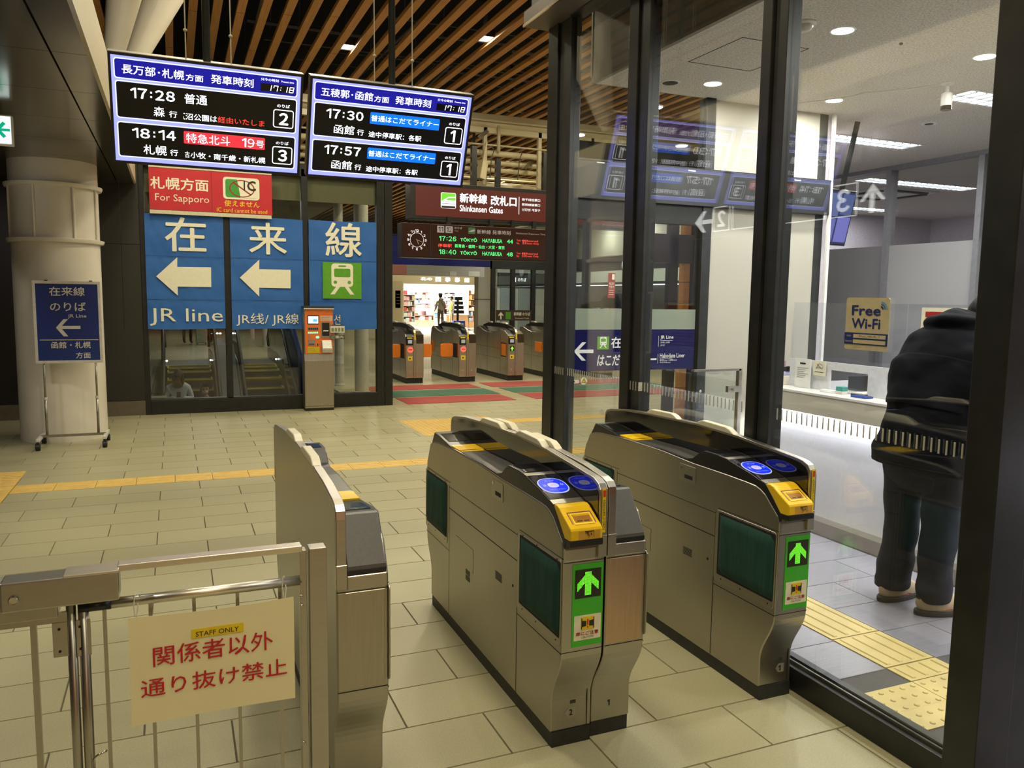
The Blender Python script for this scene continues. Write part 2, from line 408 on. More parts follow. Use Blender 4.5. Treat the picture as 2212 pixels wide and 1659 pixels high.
bx('upper_cladding', soff, darkw, -6, -.56, -1.6, 11.3, 3.6, 3.66)
colm = mat('column_paint', S(214, 208, 192), .38, noise=.05, nscale=3)
co = thing('round_column', 'large pale round steel column with two collars left of the blue direction board', 'column', (-1.15, 9.93, 0))
sh = obj('shaft', MB().lathe([(.425, 0), (.42, 3.0)], n=48), colm, co); 
for z in (2.12, 2.69):
    obj('collar', MB().lathe([(.43, z-.02), (.455, z-.015), (.465, z+.01), (.465, z+.022), (.43, z+.03)], n=48), colm, co)
for a in (250, 300, 200, 340):
    t = math.radians(a); cx, cy = .428*math.cos(t), .428*math.sin(t); obj('weld_seam', MB().tube([(cx, cy, 2.14), (cx, cy, 2.68)], .012, 8), colm, co)
for o in co.children:
    for p in o.data.polygons: p.use_smooth = True
    o.modifiers.new('e', 'EDGE_SPLIT').split_angle = .7
# inclined tree-column struts above the left display
for i, (a, b) in enumerate((((-.345, 9.0, 3.75), (.30, 9.0, 5.23)), ((-.527, 9.25, 3.75), (-.22, 9.25, 5.27)))):
    A = Vector(a); B = Vector(b)
    o = obj('inclined_strut', MB().tube([A, B], [.0775, .256], 32), colm, None, smooth=True); o.modifiers.new('e', 'EDGE_SPLIT').split_angle = .7
    tag(o, ['pale slanted round strut rising behind the left display, brightly lit', 'pale slanted round strut left of the brighter one'][i], 'strut', 'slanted struts above the left display')
dp = mat('dark_wall_panel', S(46, 44, 37), .45, .1, noise=.08, nscale=2)
stone = mat('stone_skirting', S(96, 88, 70), .6, noise=.1, nscale=20, bump=.1, bscale=200)
wl = struct('wall_north', 'dark panelled wall left of the window front')
bx('wall_panel', wl, dp, -.83, -.60, 11.37, 11.42, .195, 2.2); bx('wall_panel', wl, dp, -.83, -.60, 11.37, 11.42, 2.206, 3.6)
bx('wall_panel', wl, dp, -.596, -.38, 11.37, 11.42, .195, 2.2); bx('wall_panel', wl, dp, -.596, -.38, 11.37, 11.42, 2.206, 3.6)
bx('wall_panel', wl, darkw, -6, -.834, 11.38, 11.42, .195, 3.6)
bx('stone_base', wl, stone, -6, -.38, 11.355, 11.42, 0, .19)
# dark glazed front at far left
for i in range(3):
    bx('floor_rail', wl, frame_blk, -2.6-1.2*i, -2.55-1.2*i, 11.30, 11.38, 0, 3.0)
sl = thing('stacked_rail', 'low dark metal rail on the floor at the far left', 'rail', (-2.1, 9.4, 0))
bx('base_bar', sl, frame_blk, -.5, .3, -.05, .05, 0, .05); bx('post', sl, frame_blk, -.1, -.06, -.02, .02, .05, .9); bx('top_bar', sl, frame_blk, -.6, .2, -.02, .02, .86, .9)

# ---- exit sign under the soffit
ex = thing('exit_sign', 'green and white emergency exit box with an arrow hanging at the left edge', 'sign', (-1.2, 7.1, 2.67))
bx('case', ex, white_p, -.13, .13, -.03, .03, 0, .22, bevel=.006); bx('sign_face', ex, emis('exit_face', (.82, 1, .93), 1.3), -.12, .12, -.034, -.03, .012, .208)
flat('arrow', ex, emis('exit_green', (.0, .42, .22), 1.0), [[(.02, .11), (.07, .17), (.09, .155), (.06, .12), (.115, .12), (.115, .10), (.06, .10), (.09, .065), (.07, .05)]], -.037)
bx('hanger', ex, frame_blk, -.02, .02, -.015, .015, .22, .283)

# ================================================================== BACK WINDOW FRONT (Y = 11.36)
YW = 11.36
wf = struct('window_1', 'dark framed window front facing the escalator hall', (0, YW, 0))
def fb(name, x0, x1, z0, z1, y0=0, y1=.12, m=frame_blk): return bx(name, wf, m, x0, x1, y0, y1, z0, z1, bevel=.003)
fb('frame_post', -.377, -.315, 0, 3.30); fb('mullion', .63, .71, .184, 3.30); fb('mullion', 1.645, 1.73, .184, 3.30)
fb('frame_post', 2.69, 2.80, 0, 3.30); fb('frame_post', 2.803, 2.915, 0, 3.30, -.01)
fb('bottom_rail', -.315, 2.69, 0, .184, -.005); fb('top_rail', -.315, 2.69, 3.2, 3.30)
fb('sill_cap', -.315, 2.69, .184, .20, .0, .10, frame_gry)
pane_far = glassmat('window_glass_far', .05, (.90, .93, .92))
for a, b in ((-.315, .63), (.71, 1.645), (1.73, 2.69)): bx('pane', wf, pane_far, a, b, .05, .058, .2, 3.2)
olive = mat('olive_blind', S(112, 108, 80), .7, noise=.05)
for i, (a, b) in enumerate(((-.31, .625), (.715, 1.64), (1.735, 2.685))):
    o = bx('roller_blind', None, olive, a, b, YW+.07, YW+.085, 2.875, 3.2); tag(o, ['olive roller blind at the top of the left window bay', 'olive roller blind at the top of the middle window bay', 'olive roller blind at the top of the right window bay'][i], 'blind', 'roller blinds in the window front')
# side wall of the block right of the window and its roof edge
rbk = struct('wall_block_roof', 'roof edge of the window block', (0, 0, 0)); bx('roof_edge', rbk, frame_blk, -6, 2.915, 11.37, 11.5, 3.3, 3.36)

# ---- banners
blue_c = mat('blue_banner_cloth', S(38, 98, 172), .62, noise=.06, nscale=5, bump=.55, bscale=5, stretch=(1, 1, 1.8))
whit_c = mat('white_print', S(232, 230, 205), .65, noise=.03)
def banner(lab, x0, x1, z0, z1):
    t = thing('banner', lab, 'banner', (0, 11.33, 0), group='blue direction banners on the window front')
    mb = MB(); nx, nz = 26, 40
    g = [[None]*(nz+1) for _ in range(nx+1)]
    rs = random.Random(int(x0*100))
    ph = [rs.uniform(0, 6) for _ in range(8)]
    for i in range(nx+1):
        for j in range(nz+1):
            u, v = i/nx, j/nz; X = x0+(x1-x0)*u; Z = z0+(z1-z0)*v
            d = .004*math.sin(9*u+5*v+ph[0])+.003*math.sin(17*u-8*v+ph[1])+.003*math.sin(23*v+3*u+ph[2])+.002*math.sin(40*u+31*v+ph[3])
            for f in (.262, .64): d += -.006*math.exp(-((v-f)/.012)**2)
            Z += .006*math.sin(5*u+ph[4])*(1 if j in (0, nz) else 0)
            g[i][j] = mb.bm.verts.new((X, -d, Z))
    for i in range(nx):
        for j in range(nz): mb.bm.faces.new([g[i][j], g[i+1][j], g[i+1][j+1], g[i][j+1]])
    obj('cloth', mb, blue_c, t, smooth=True); 
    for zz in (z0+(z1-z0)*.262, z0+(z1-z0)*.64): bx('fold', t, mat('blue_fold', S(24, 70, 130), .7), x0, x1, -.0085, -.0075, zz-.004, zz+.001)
    return t
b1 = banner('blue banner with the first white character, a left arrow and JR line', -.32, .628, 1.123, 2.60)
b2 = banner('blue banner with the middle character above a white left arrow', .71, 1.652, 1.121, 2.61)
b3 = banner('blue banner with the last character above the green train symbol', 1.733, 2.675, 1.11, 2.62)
Y1 = -.012
txt(b1, '在', (-.085, .414, 2.129, 2.569), Y1, whit_c, bold=.012); txt(b2, '来', (.946, 1.441, 2.128, 2.551), Y1, whit_c, bold=.012); txt(b3, '線', (1.956, 2.466, 2.125, 2.601), Y1, whit_c, bold=.012)
flat('arrow', b1, whit_c, [[(-.202, 1.803), (.056, 2.055), (.052, 1.93), (.463, 1.936), (.46, 1.676), (.05, 1.676), (.048, 1.56)]], Y1)
flat('arrow', b2, whit_c, [[(.821, 1.81), (1.075, 2.056), (1.072, 1.928), (1.483, 1.93), (1.479, 1.678), (1.067, 1.68), (1.065, 1.561)]], Y1)
txt(b1, 'JR line', (-.295, .596, 1.168, 1.393), Y1, whit_c); txt(b2, 'JR线/ JR線', (.764, 1.583, 1.165, 1.335), Y1, whit_c); txt(b3, '철도노선', (1.75, 2.155, 1.18, 1.32), Y1, whit_c)
def train_icon(p, u0, u1, v0, v1, y, mg, mw):
    W_, H_ = u1-u0, v1-v0
    U = lambda a: u0+a*W_; V = lambda b: v0+b*H_
    bx('symbol_field', p, mg, u0, u1, y, y+.001, v0, v1)
    mb = MB(); mb.prism([(U(a), V(b)) for a, b in rrect(.22, .78, .33, .97, .09)], y-.0015, y-.0005, 'y'); 
    for s in (-1, 1):
        mb.prism([(U(.5+s*.16), V(.33)), (U(.5+s*.06), V(.33)), (U(.5+s*.20), V(.12)), (U(.5+s*.31), V(.12))][::s], y-.0015, y-.0005, 'y')
    obj('train_symbol', mb, mw, p)
    mb = MB(); mb.prism([(U(a), V(b)) for a, b in rrect(.29, .71, .60, .83, .04)], y-.003, y-.002, 'y'); mb.prism([(U(a), V(b)) for a, b in rrect(.40, .60, .88, .92, .015)], y-.003, y-.002, 'y')
    for a in (.32, .68): mb.prism([(U(a+.045*math.cos(k*PI/6)), V(.455+.045*math.sin(k*PI/6))) for k in range(12)], y-.003, y-.002, 'y')
    obj('symbol_windows', mb, mg, p)
train_icon(b3, 1.915, 2.457, 1.545, 2.05, -.014, mat('green_print', S(88, 158, 32), .6, noise=.06), whit_c)
# red banner above
red_c = mat('red_banner_cloth', S(190, 34, 44), .6, noise=.06, nscale=5, bump=.4, bscale=5)
ban = thing('banner', 'red banner for Sapporo with the crossed out IC card symbol, above the blue banners', 'banner', (0, 11.28, 0))
cream = mat('cream_cloth_edge', S(206, 200, 168), .7)
bx('cloth', ban, red_c, -.25, 1.25, 0, .004, 2.645, 3.175); bx('hem', ban, cream, -.25, 1.24, 0, .005, 2.597, 2.65); bx('hem', ban, cream, -.25, 1.25, 0, .005, 3.17, 3.235)
bx('seam', ban, mat('red_seam', S(140, 22, 32), .7), .49, .497, -.001, 0, 2.65, 3.17)
txt(ban, '札幌方面', (-.235, .458, 2.906, 3.06), -.002, whit_c, bold=.018); txt(ban, 'For Sapporo', (-.182, .46, 2.735, 2.85), -.002, whit_c)
rr('card_symbol', ban, whit_c, .634, 1.09, 2.831, 3.114, .04, -.003); rr('card_green', ban, mat('card_green', S(60, 150, 50), .5), .664, .87, 2.855, 3.088, .03, -.005)
flat('card_cream', ban, whit_c, [[(.85, 2.855), (.81, 3.088), (1.05, 3.088), (1.05, 2.855)]], -.0062)
ri = MB()
for k in range(40):
    a, b = 2*PI*k/40, 2*PI*(k+1)/40; c_, r1, r2 = (.870, 2.972), (.160, .112), (.145, .100)
    ri.prism([(c_[0]+r1[0]*math.cos(a), c_[1]+r1[1]*math.sin(a)), (c_[0]+r1[0]*math.cos(b), c_[1]+r1[1]*math.sin(b)), (c_[0]+r2[0]*math.cos(b), c_[1]+r2[1]*math.sin(b)), (c_[0]+r2[0]*math.cos(a), c_[1]+r2[1]*math.sin(a))], -.0075, -.0065, 'y')
ri.prism([(.760, 3.040), (.772, 3.052), (.990, 2.902), (.978, 2.890)], -.0075, -.0065, 'y'); obj('prohibition_ring', ri, mat('dull_red_print', S(150, 40, 30), .6), ban)
bk_i = mat('black_print', (.01, .01, .01), .6); bx('letter_stroke', ban, bk_i, .892, .908, -.0115, -.0105, 2.953, 3.078); txt(ban, 'C', (.935, 1.045, 2.950, 3.080), -.0105, bk_i, bold=.02)
yelp = mat('yellow_print', S(235, 205, 40), .6)
txt(ban, '使えません', (.645, 1.09, 2.735, 2.815), -.002, yelp, bold=.01); txt(ban, 'IC card cannot be used', (.552, 1.186, 2.66, 2.715), -.002, yelp)

# ---- escalator hall behind the windows
esc_steel = mat('escalator_steel', (.30, .30, .28), .3, 1, noise=.1)
step_m = mat('escalator_step', (.010, .010, .009), .75, 0, noise=.3, nscale=3, stretch=(60, 1, 1))
nose = mat('yellow_step_edge', S(206, 184, 40), .5)
rubber = mat('black_rubber', (.01, .01, .01), .45)
hw = struct('wall_pit', 'dark walls of the escalator pit'); pitm = mat('pit_wall', S(70, 72, 72), .6)
bx('pit_side', hw, pitm, -.45, -.38, 11.55, 18.95, -5, 0); bx('pit_side', hw, pitm, 2.42, 2.48, 11.55, 18.95, -5, 0); bx('pit_floor', hw, pitm, -.4, 2.45, 11.5, 19, -5.1, -5); bx('pit_end', hw, pitm, -.4, 2.45, 18.95, 19.0, -5, -.05)
def escalator(lab, x0, x1):
    t = thing('escalator', lab, 'escalator', (x0, 0, 0), group='escalators behind the window front'); W_ = x1-x0
    bx('comb_plate', t, mat('landing_plate', (.16, .16, .15), .45, .8, noise=.3, nscale=3, stretch=(80, 1, 1)), 0, W_, 18.9, 20.4, -.03, .006)
    bx('comb_edge', t, nose, .0, W_, 18.86, 18.92, -.03, .012)
    bx('landing_edge', t, nose, 0, W_, 20.4, 20.47, -.02, .008)
    y, z = 18.86, 0.
    for i in range(16):
        dz = (.0, .05, .12, .18)[i] if i < 4 else .2; z -= dz
        sp = bx('step', t, step_m, .02, W_-.02, y-.4, y, z-.25, z-.006)
        mb = MB(); mb.box(.02, W_-.02, y-.402, y-.36, z-.035, z-.002); mb.box(.02, .045, y-.4, y, z-.008, z-.002); mb.box(W_-.045, W_-.02, y-.4, y, z-.008, z-.002); obj('step_edge', mb, nose, sp); y -= .4
    pf = [(20.9, 0), (20.9, .25), (18.7, .25), (18.0, .18), (12.2, -3.1), (12.2, -3.5), (18.0, -.35), (18.9, -.1)]
    for x in (-.06, W_+.02): obj('skirt', MB().prism(pf, x, x+.04, 'x'), esc_steel, t)
    gp = [(20.8, .25), (20.9, .5), (20.8, .85), (18.6, .85), (17.9, .74), (12.2, -2.45), (12.2, -3.1), (18.0, .18), (18.7, .25)]
    for x in (-.045, W_+.035): obj('balustrade_glass', MB().prism(gp, x, x+.01, 'x'), glassmat('balustrade_glass', .04, (.75, .8, .8)), t)
    for x in (-.04, W_+.04): obj('handrail', MB().tube([(x, 20.8, .3), (x, 20.98, .5), (x, 20.85, .9), (x, 18.6, .9), (x, 17.9, .79), (x, 12.2, -2.4)], .035, 8), rubber, t, smooth=True)
    for x in (-.04, W_+.04): obj('skirt_lamp', MB().ell((x+(.05 if x < 0 else -.05), 18.8, .12), .02, .02, .02, 8, 6), emis('tiny_lamp', (1, 1, 1), 6), t)
escalator('left escalator going down with two people riding toward the window', -.19, .72)
escalator('right empty escalator with yellow step edges', 1.26, 2.12)
dk = thing('escalator_divider', 'grey panel between the two escalators', 'panel', (0, 0, 0)); obj('panel', MB().prism([(20.5, 0), (20.5, .5), (18.2, .5), (12.0, -2.8), (12.0, -3.3), (18.4, -.2)], .82, 1.16, 'x'), mat('deck_panel', S(86, 88, 90), .35, .5), dk)
for i in range(4): obj('lamp', MB().ell((.88+.07*i, 22.2, .55), .03, .03, .02, 8, 6), emis('tiny_lamp', (1, 1, 1), 6), dk)
bp = thing('blue_side_panel', 'deep blue panel along the right escalator', 'panel', (0, 0, 0)); obj('panel', MB().prism([(19.5, 0), (19.5, 1.1), (17.6, 1.1), (12.0, -1.6), (12.0, -2.6), (18.4, -.2)], 2.26, 2.32, 'x'), mat('blue_panel', S(24, 52, 120), .25, coat=.5), bp)
# columns behind the window
for i, (x, y, r, l) in enumerate(((2.80, 12.92, .115, 'slim white round column just behind the right window bay'), (2.66, 14.1, .08, 'thinner white round column beside the slim one'), (2.54, 25.2, .10, 'white round column far beyond the right escalator'), (2.52, 29.5, .07, 'thin white column farthest beyond the right escalator'))):
    o = obj('round_post', MB().lathe([(r*1.12, 0), (r*1.12, .03), (r, .04), (r, 3.2)], (x, y, 0), 24), mat('white_column_paint', S(186, 184, 168), .45), None, smooth=True); tag(o, l, 'column'); o.modifiers.new('e', 'EDGE_SPLIT').split_angle = .7
# far side of the hall behind the windows: pale strip of light and dark wall
hb = struct('wall_hall', 'far wall of the escalator hall'); bx('panel', hb, mat('hall_wall', S(60, 58, 50), .6), -6, 6.0, 38.0, 38.1, 0, 4); bx('ceiling_panel', hb, mat('hall_ceiling', S(120, 116, 96), .7), -6, 2.9, 11.5, 27, 3.3, 3.36)
area('hall_strip_light', (.9, 15.5, 3.25), 1.0, 30, (1, .95, .82), 5.0); area('hall_strip_light', (.9, 22, 3.25), 1.0, 34, (1, .95, .82), 4.0)
area('hall_strip_light', (.9, 30, 4.4), 1.0, 60, (1, .95, .82), 4.0)

# ---- ticket vending machine in front of the window
vm = thing('ticket_machine', 'slim steel machine with an orange control panel in front of the window front', 'ticket machine', (1.625, 11.10, 0))
org = mat('orange_panel', S(222, 112, 42), .45, noise=.05)
steel_v = mat('machine_steel', (.42, .385, .31), .34, 1, noise=.05, nscale=5, stretch=(20, 1, 1))
bx('plinth', vm, plinthm, 0, .39, .01, .2, 0, .035); bx('lower_body', vm, steel_v, -.005, .392, 0, .21, .035, .70, bevel=.006); bx('body', vm, steel_v, -.005, .392, .01, .21, .79, 1.43, bevel=.004)
obj('chute', MB().prism([(.0, .70), (.21, .70), (.21, .79), (.01, .79)], -.005, .392, 'x'), steel_v, vm)
bx('groove', vm, darkgap, -.006, .393, -.001, .02, .062, .067)
bx('top_cap', vm, mat('machine_cap', S(70, 72, 66), .4, .5), -.01, .397, -.03, .215, 1.405, 1.44)
bx('cap_lip', vm, white_p, -.01, .397, -.034, -.028, 1.402, 1.411)
fp = bx('front_panel', vm, org, .008, .385, -.004, .012, .793, 1.40)
rr('screen_bezel', fp, blackpl, .040, .195, 1.195, 1.315, .012, -.008); bx('screen', fp, emis('machine_screen', (.62, .85, 1), 1.4), .050, .185, -.011, -.009, 1.205, 1.303)
bx('screen_picture', fp, emis('screen_blue', (.12, .5, 1), 1.2), .115, .17, -.012, -.011, 1.228, 1.265)
bx('notice_label', fp, mat('cream_label', S(210, 180, 150), .6), .215, .375, -.006, -.004, 1.24, 1.31)
for i in range(4): bx('notice_line', fp, mat('brown_print', S(110, 80, 60), .6), .225, .36-.02*(i % 2), -.0072, -.006, 1.295-i*.014, 1.298-i*.014)
bx('card_unit', fp, mat('metal_grey', S(150, 146, 130), .4, .5), .225, .345, -.012, -.004, 1.01, 1.225); bx('card_slot', fp, blackpl, .235, .333, -.016, -.012, 1.035, 1.215); bx('slot_light', fp, emis('slot_cream', (.9, .8, .5), .9), .25, .32, -.019, -.016, 1.10, 1.11)
bx('button_row', fp, mat('metal_grey', S(150, 146, 130), .4, .5), .045, .19, -.008, -.004, 1.115, 1.155)
for i in range(5):
    rr('button', fp, blackpl, .052+i*.027, .072+i*.027, 1.122, 1.145, .004, -.012); rr('green_button', fp, emis('green_button', (.35, 1, .6), 1.1), .046+i*.028, .068+i*.028, 1.068, 1.092, .008, -.010)
rr('coin_button', fp, mat('metal_grey', S(150, 146, 130), .4, .5), .045, .075, 1.01, 1.04, .014, -.010); rr('green_button', fp, emis('green_button', (.35, 1, .6), 1.1), .15, .195, 1.0, 1.035, .015, -.010)
bx('ticket_slot_plate', fp, mat('metal_grey', S(150, 146, 130), .4, .5), .045, .14, -.009, -.004, .905, .985); bx('slot', fp, darkgap, .055, .13, -.011, -.009, .918, .928); bx('coin_slot', fp, darkgap, .168, .182, -.008, -.004, .90, .93)
bx('yellow_label', fp, mat('yellow_label', S(206, 186, 30), .5), .040, .2, -.006, -.004, .80, .885)
for i in range(5): bx('label_line', fp, mat('dark_yellow_print', S(130, 100, 20), .6), .048, .19-.02*(i % 3), -.0072, -.006, .812+i*.014, .815+i*.014)
lf = obj('leaflet_tray', MB().prism([(-.09, .81), (-.01, .81), (-.01, .86), (-.01, .975), (-.03, .975), (-.09, .855)], .225, .36, 'x'), mat('tray_grey', S(160, 156, 140), .5), vm); obj('leaflet', MB().prism([(-.085, .87), (-.035, .975), (-.031, .975), (-.08, .87)], .232, .352, 'x'), white_p, lf)
tt = mat('dim_orange_text', S(240, 170, 90), .6)
txt(vm, 'IC乗車券チャージ機', (.09, .27, 1.362, 1.377), -.006, tt); txt(vm, 'Ticket Machine', (.12, .25, 1.342, 1.352), -.006, tt)
for z0, z1, m_ in ((1.08, 1.185, mat('cream_notice', S(205, 200, 180), .6)), (.99, 1.05, mat('grey_notice', S(80, 82, 70), .6))):
    n_ = bx('side_notice', vm, m_, .345, .54, -.03, -.026, z0, z1)
    if z1 > 1.1:
        bx('notice_header', n_, mat('navy_print', S(30, 34, 80), .6), .345, .54, -.032, -.03, 1.176, 1.185)
        for k in range(4): bx('notice_picture', n_, mat('sage_print', S(120, 130, 90), .6), .36+.045*k, .39+.045*k, -.032, -.03, 1.095, 1.145)
    else: txt(n_, 'ご案内', (.36, .52, 1.0, 1.04), -.032, whit_c)

# ================================================================== HANGING DEPARTURE DISPLAYS
lav = emis('display_lavender', (.235, .25, .95), 2.0); lavw = emis('display_pale_line', (.5, .54, 1.0), 2.0); scr_k = mat('display_black', (.002, .002, .003), .25, noise=.2)
navy = emis('display_navy', (.006, .006, .28), 1.2); wtx = emis('display_white', (.93, .95, 1), 2.0); rtx = emis('display_red', (1, .06, .04), 1.2); rbar = emis('display_red_bar', (.95, .035, .05), 1.2); bbar = emis('display_blue_bar', (.0, .13, .9), 1.7)
TILT = .3738
SEG = {'0': 'abcdef', '1': 'bc', '2': 'abged', '3': 'abgcd', '4': 'fgbc', '5': 'afgcd', '6': 'afgecd', '7': 'abcf', '8': 'abcdefg', '9': 'abcdfg'}
def seven(p, s, u0, u1, v0, v1, y, m, name='clock_digits'):
    mb = MB(); n = len(s); W_ = (u1-u0)/(n-.5); H_ = v1-v0; x = u0; t = H_*.13; sk = .18
    def q(a, b, c, d): mb.prism([(a+sk*(b-v0), b), (c+sk*(b-v0), b), (c+sk*(d-v0), d), (a+sk*(d-v0), d)], y, y+.0008, 'y')
    for ch in s:
        if ch == ':':
            q(x+W_*.1, v0+H_*.25, x+W_*.1+t, v0+H_*.25+t); q(x+W_*.1, v0+H_*.65, x+W_*.1+t, v0+H_*.65+t); x += W_*.5; continue
        w_ = W_*.72; g = t*.25
        B = dict(a=(x+g, v1-t, x+w_-g, v1), d=(x+g, v0, x+w_-g, v0+t), g=(x+g, v0+H_/2-t/2, x+w_-g, v0+H_/2+t/2), f=(x, v0+H_/2+g, x+t, v1-g), b=(x+w_-t, v0+H_/2+g, x+w_, v1-g), e=(x, v0+g, x+t, v0+H_/2-g), c=(x+w_-t, v0+g, x+w_, v0+H_/2-g))
        for k in SEG[ch]: q(*B[k])
        x += W_
    return obj(name, mb, m, p)
GW_ = {'1': .62, ':': .5}
def digits(p, s, rect, y, m, bold=.0, ital=0):
    # numerals set one by one, each in its own cell
    ws = [GW_.get(c, 1.0) for c in s]; tot = sum(ws)+.18*(len(s)-1); u0, u1, v0, v1 = rect; k = (u1-u0)/tot; x = u0; mb = MB()
    for c, w_ in zip(s, ws):
        a, b = x, x+w_*k; t = (v1-v0)*.17
        if c == ':':
            m_ = (a+b)/2
            for f in (.18, .60): mb.prism([(m_-t*.5, v0+(v1-v0)*f), (m_+t*.5, v0+(v1-v0)*f), (m_+t*.5, v0+(v1-v0)*f+t), (m_-t*.5, v0+(v1-v0)*f+t)], y, y+.0005, 'y')
        elif c == '1':
            mb.prism([(b-t, v0), (b, v0), (b, v1), (b-t*.95, v1), (a, v1-(v1-v0)*.20), (a+t*.25, v1-(v1-v0)*.34), (b-t, v1-(v1-v0)*.20)], y, y+.0005, 'y')
        else: txt(p, chr(ord(c)+0xFEE0), (a, b, v0, v1), y, m, name='numeral', bold=bold)
        x = b+.18*k
    if any(c in '1:' for c in s): obj('numeral', mb, m, p, kind='stuff')
def display(X0, lab, title, rows):
    w_, h_ = 1.0067, .5662
    t = thing('departure_display', lab, 'display', (X0, 5.1796+(X0-.7939)*.0131, 2.3468), rot=(TILT, 0, .0131), group='hanging departure displays')
    bx('case', t, blackpl, -.014, w_+.014, .002, .07, -.014, h_+.014, bevel=.004)
    rim = MB()
    for a in ((-.014, 0, -.014, h_+.014), (w_, w_+.014, -.014, h_+.014), (0, w_, -.014, 0), (0, w_, h_, h_+.014)): rim.box(a[0], a[1], -.008, .002, a[2], a[3])
    obj('bezel', rim, blackpl, t); bx('top_trim', t, mat('display_top_trim', S(150, 150, 140), .4, .6), -.014, w_+.014, -.008, .07, h_+.014, h_+.018)
    sc = bx('screen', t, lav, 0, w_, -.001, .002, 0, h_)
    yb, yc, yt = -.002, -.003, -.0045
    def panel(m, u0, u1, v0, v1):
        rr('outline', sc, lavw, u0-.006, u1+.006, v0-.006, v1+.006, .016, yb, .001); rr('row_field', sc, m, u0, u1, v0, v1, .012, yc, .001)
    panel(navy, .018, .984, .452, .548); panel(scr_k, .021, .984, .242, .431); panel(scr_k, .021, .984, .028, .212)
    L = lambda s, r, m=wtx, b=.008, **k: txt(sc, s, r, yt, m, bold=b, **k)
    L(title[0], (.052, .368, .474, .524)); L('方面', (.376, .468, .474, .510)); L('発車時刻', (.508, .740, .474, .523)); L('只今の時刻', (.781, .880, .521, .537), b=0); L('Present time', (.896, .967, .523, .533), b=.0)
    bx('clock_field', sc, scr_k, .779, .970, yt, yc, .465, .507); seven(sc, '17:18', .812, .975, .469, .502, yt-.001, wtx)
    for k, r in enumerate(rows):
        o_ = 0 if k == 0 else -.216
        digits(sc, r['time'], (.09, .318, .350+o_, .405+o_), yt, wtx, .022)
        if 'kind' in r: L(r['kind'], (.367, .488, .349+o_, .404+o_), b=.01)
        if 'bar' in r:
            m_, s_, rc = r['bar']; rr('line_name_field', sc, m_, .360, .811, .341+o_, .411+o_, .006, yt, .001)
            for s2, rc2 in zip(s_, rc): (digits if s2 == '19' else txt)(sc, s2, (rc2[0], rc2[1], rc2[2]+o_, rc2[3]+o_), yt-.002, wtx, bold=.004)
        L(r['dest'], (r['du']-.0, .262 if len(r['dest']) == 1 else .267, .262+o_, .316+o_), b=.006); L('行', (.285, .327, .264+o_, .300+o_), b=.01)
        for s2, a, b, m_ in r['note']: txt(sc, s2, (a, b, .260+o_, .296+o_), yt, m_, bold=.008)
        L('のりば', (.875, .949, .381+o_, .400+o_), b=.01)
        rr('platform_outline', sc, wtx, .855, .973, .264+o_, .369+o_, .014, yt, .0005); rr('platform_field', sc, scr_k, .860, .968, .269+o_, .364+o_, .010, yt-.001, .0005)
        if r['pf'] == '1': digits(sc, '1', (.893, .926, .277+o_, .352+o_), yt-.002, wtx)
        else: txt(sc, chr(ord(r['pf'])+0xFEE0), (.888, .943, .281+o_, .352+o_), yt-.002, wtx, name='numeral', bold=.03)
    # central hanging pole and two safety cords
    Rm = Euler((TILT, 0, .0131)).to_matrix(); loc = Vector(t.location)
    top = loc+Rm@Vector((.49, .04, h_+.01)); inv = Rm.inverted()
    L_ = lambda P: inv@(Vector(P)-loc)
    obj('hanging_pole', MB().tube([L_(top-Vector((0, 0, .03))), L_((top.x, top.y, 5.6))], .021, 16), blackpl, t, smooth=True)
    cordm = mat('cord', S(170, 162, 140), .8)
    for du in (.38, .62):
        A = loc+Rm@Vector((du, .04, h_+.012)); K = A+Vector((0, 0, .16))
        cb = obj('safety_cord', MB().tube([L_(A), L_(K), L_((A.x, A.y+.02, 5.7))], .0035, 6), cordm, t); obj('cord_knot', MB().ell(L_(K), .012, .012, .01, 8, 6), cordm, cb)
    return t
display(-.2808, 'left hanging departure display for the Sapporo direction', ('長万部･札幌',), [
    dict(time='17:28', kind='普通', dest='森', du=.205, pf='2', note=[('沼公園は', .372, .541, wtx), ('経由いたしま', .545, .806, rtx), ('こ', .360, .370, wtx)]),
    dict(time='18:14', bar=(rbar, ['特急北斗', '19', '号'], [(.372, .614, .348, .402), (.680, .751, .350, .401), (.759, .806, .352, .394)]), dest='札幌', du=.145, pf='3', note=[('小牧・南千歳・新札幌', .395, .816, wtx), ('古', .365, .390, wtx)])])
display(.7939, 'right hanging departure display for the Hakodate direction', ('五稜郭･函館',), [
    dict(time='17:30', bar=(bbar, ['普通はこだてライナー'], [(.366, .806, .358, .395)]), dest='函館', du=.141, pf='1', note=[('途中停車駅：各駅', .358, .701, wtx)]),
    dict(time='17:57', bar=(bbar, ['普通はこだてライナー'], [(.366, .806, .358, .395)]), dest='函館', du=.139, pf='1', note=[('途中停車駅：各駅', .358, .701, wtx)])])

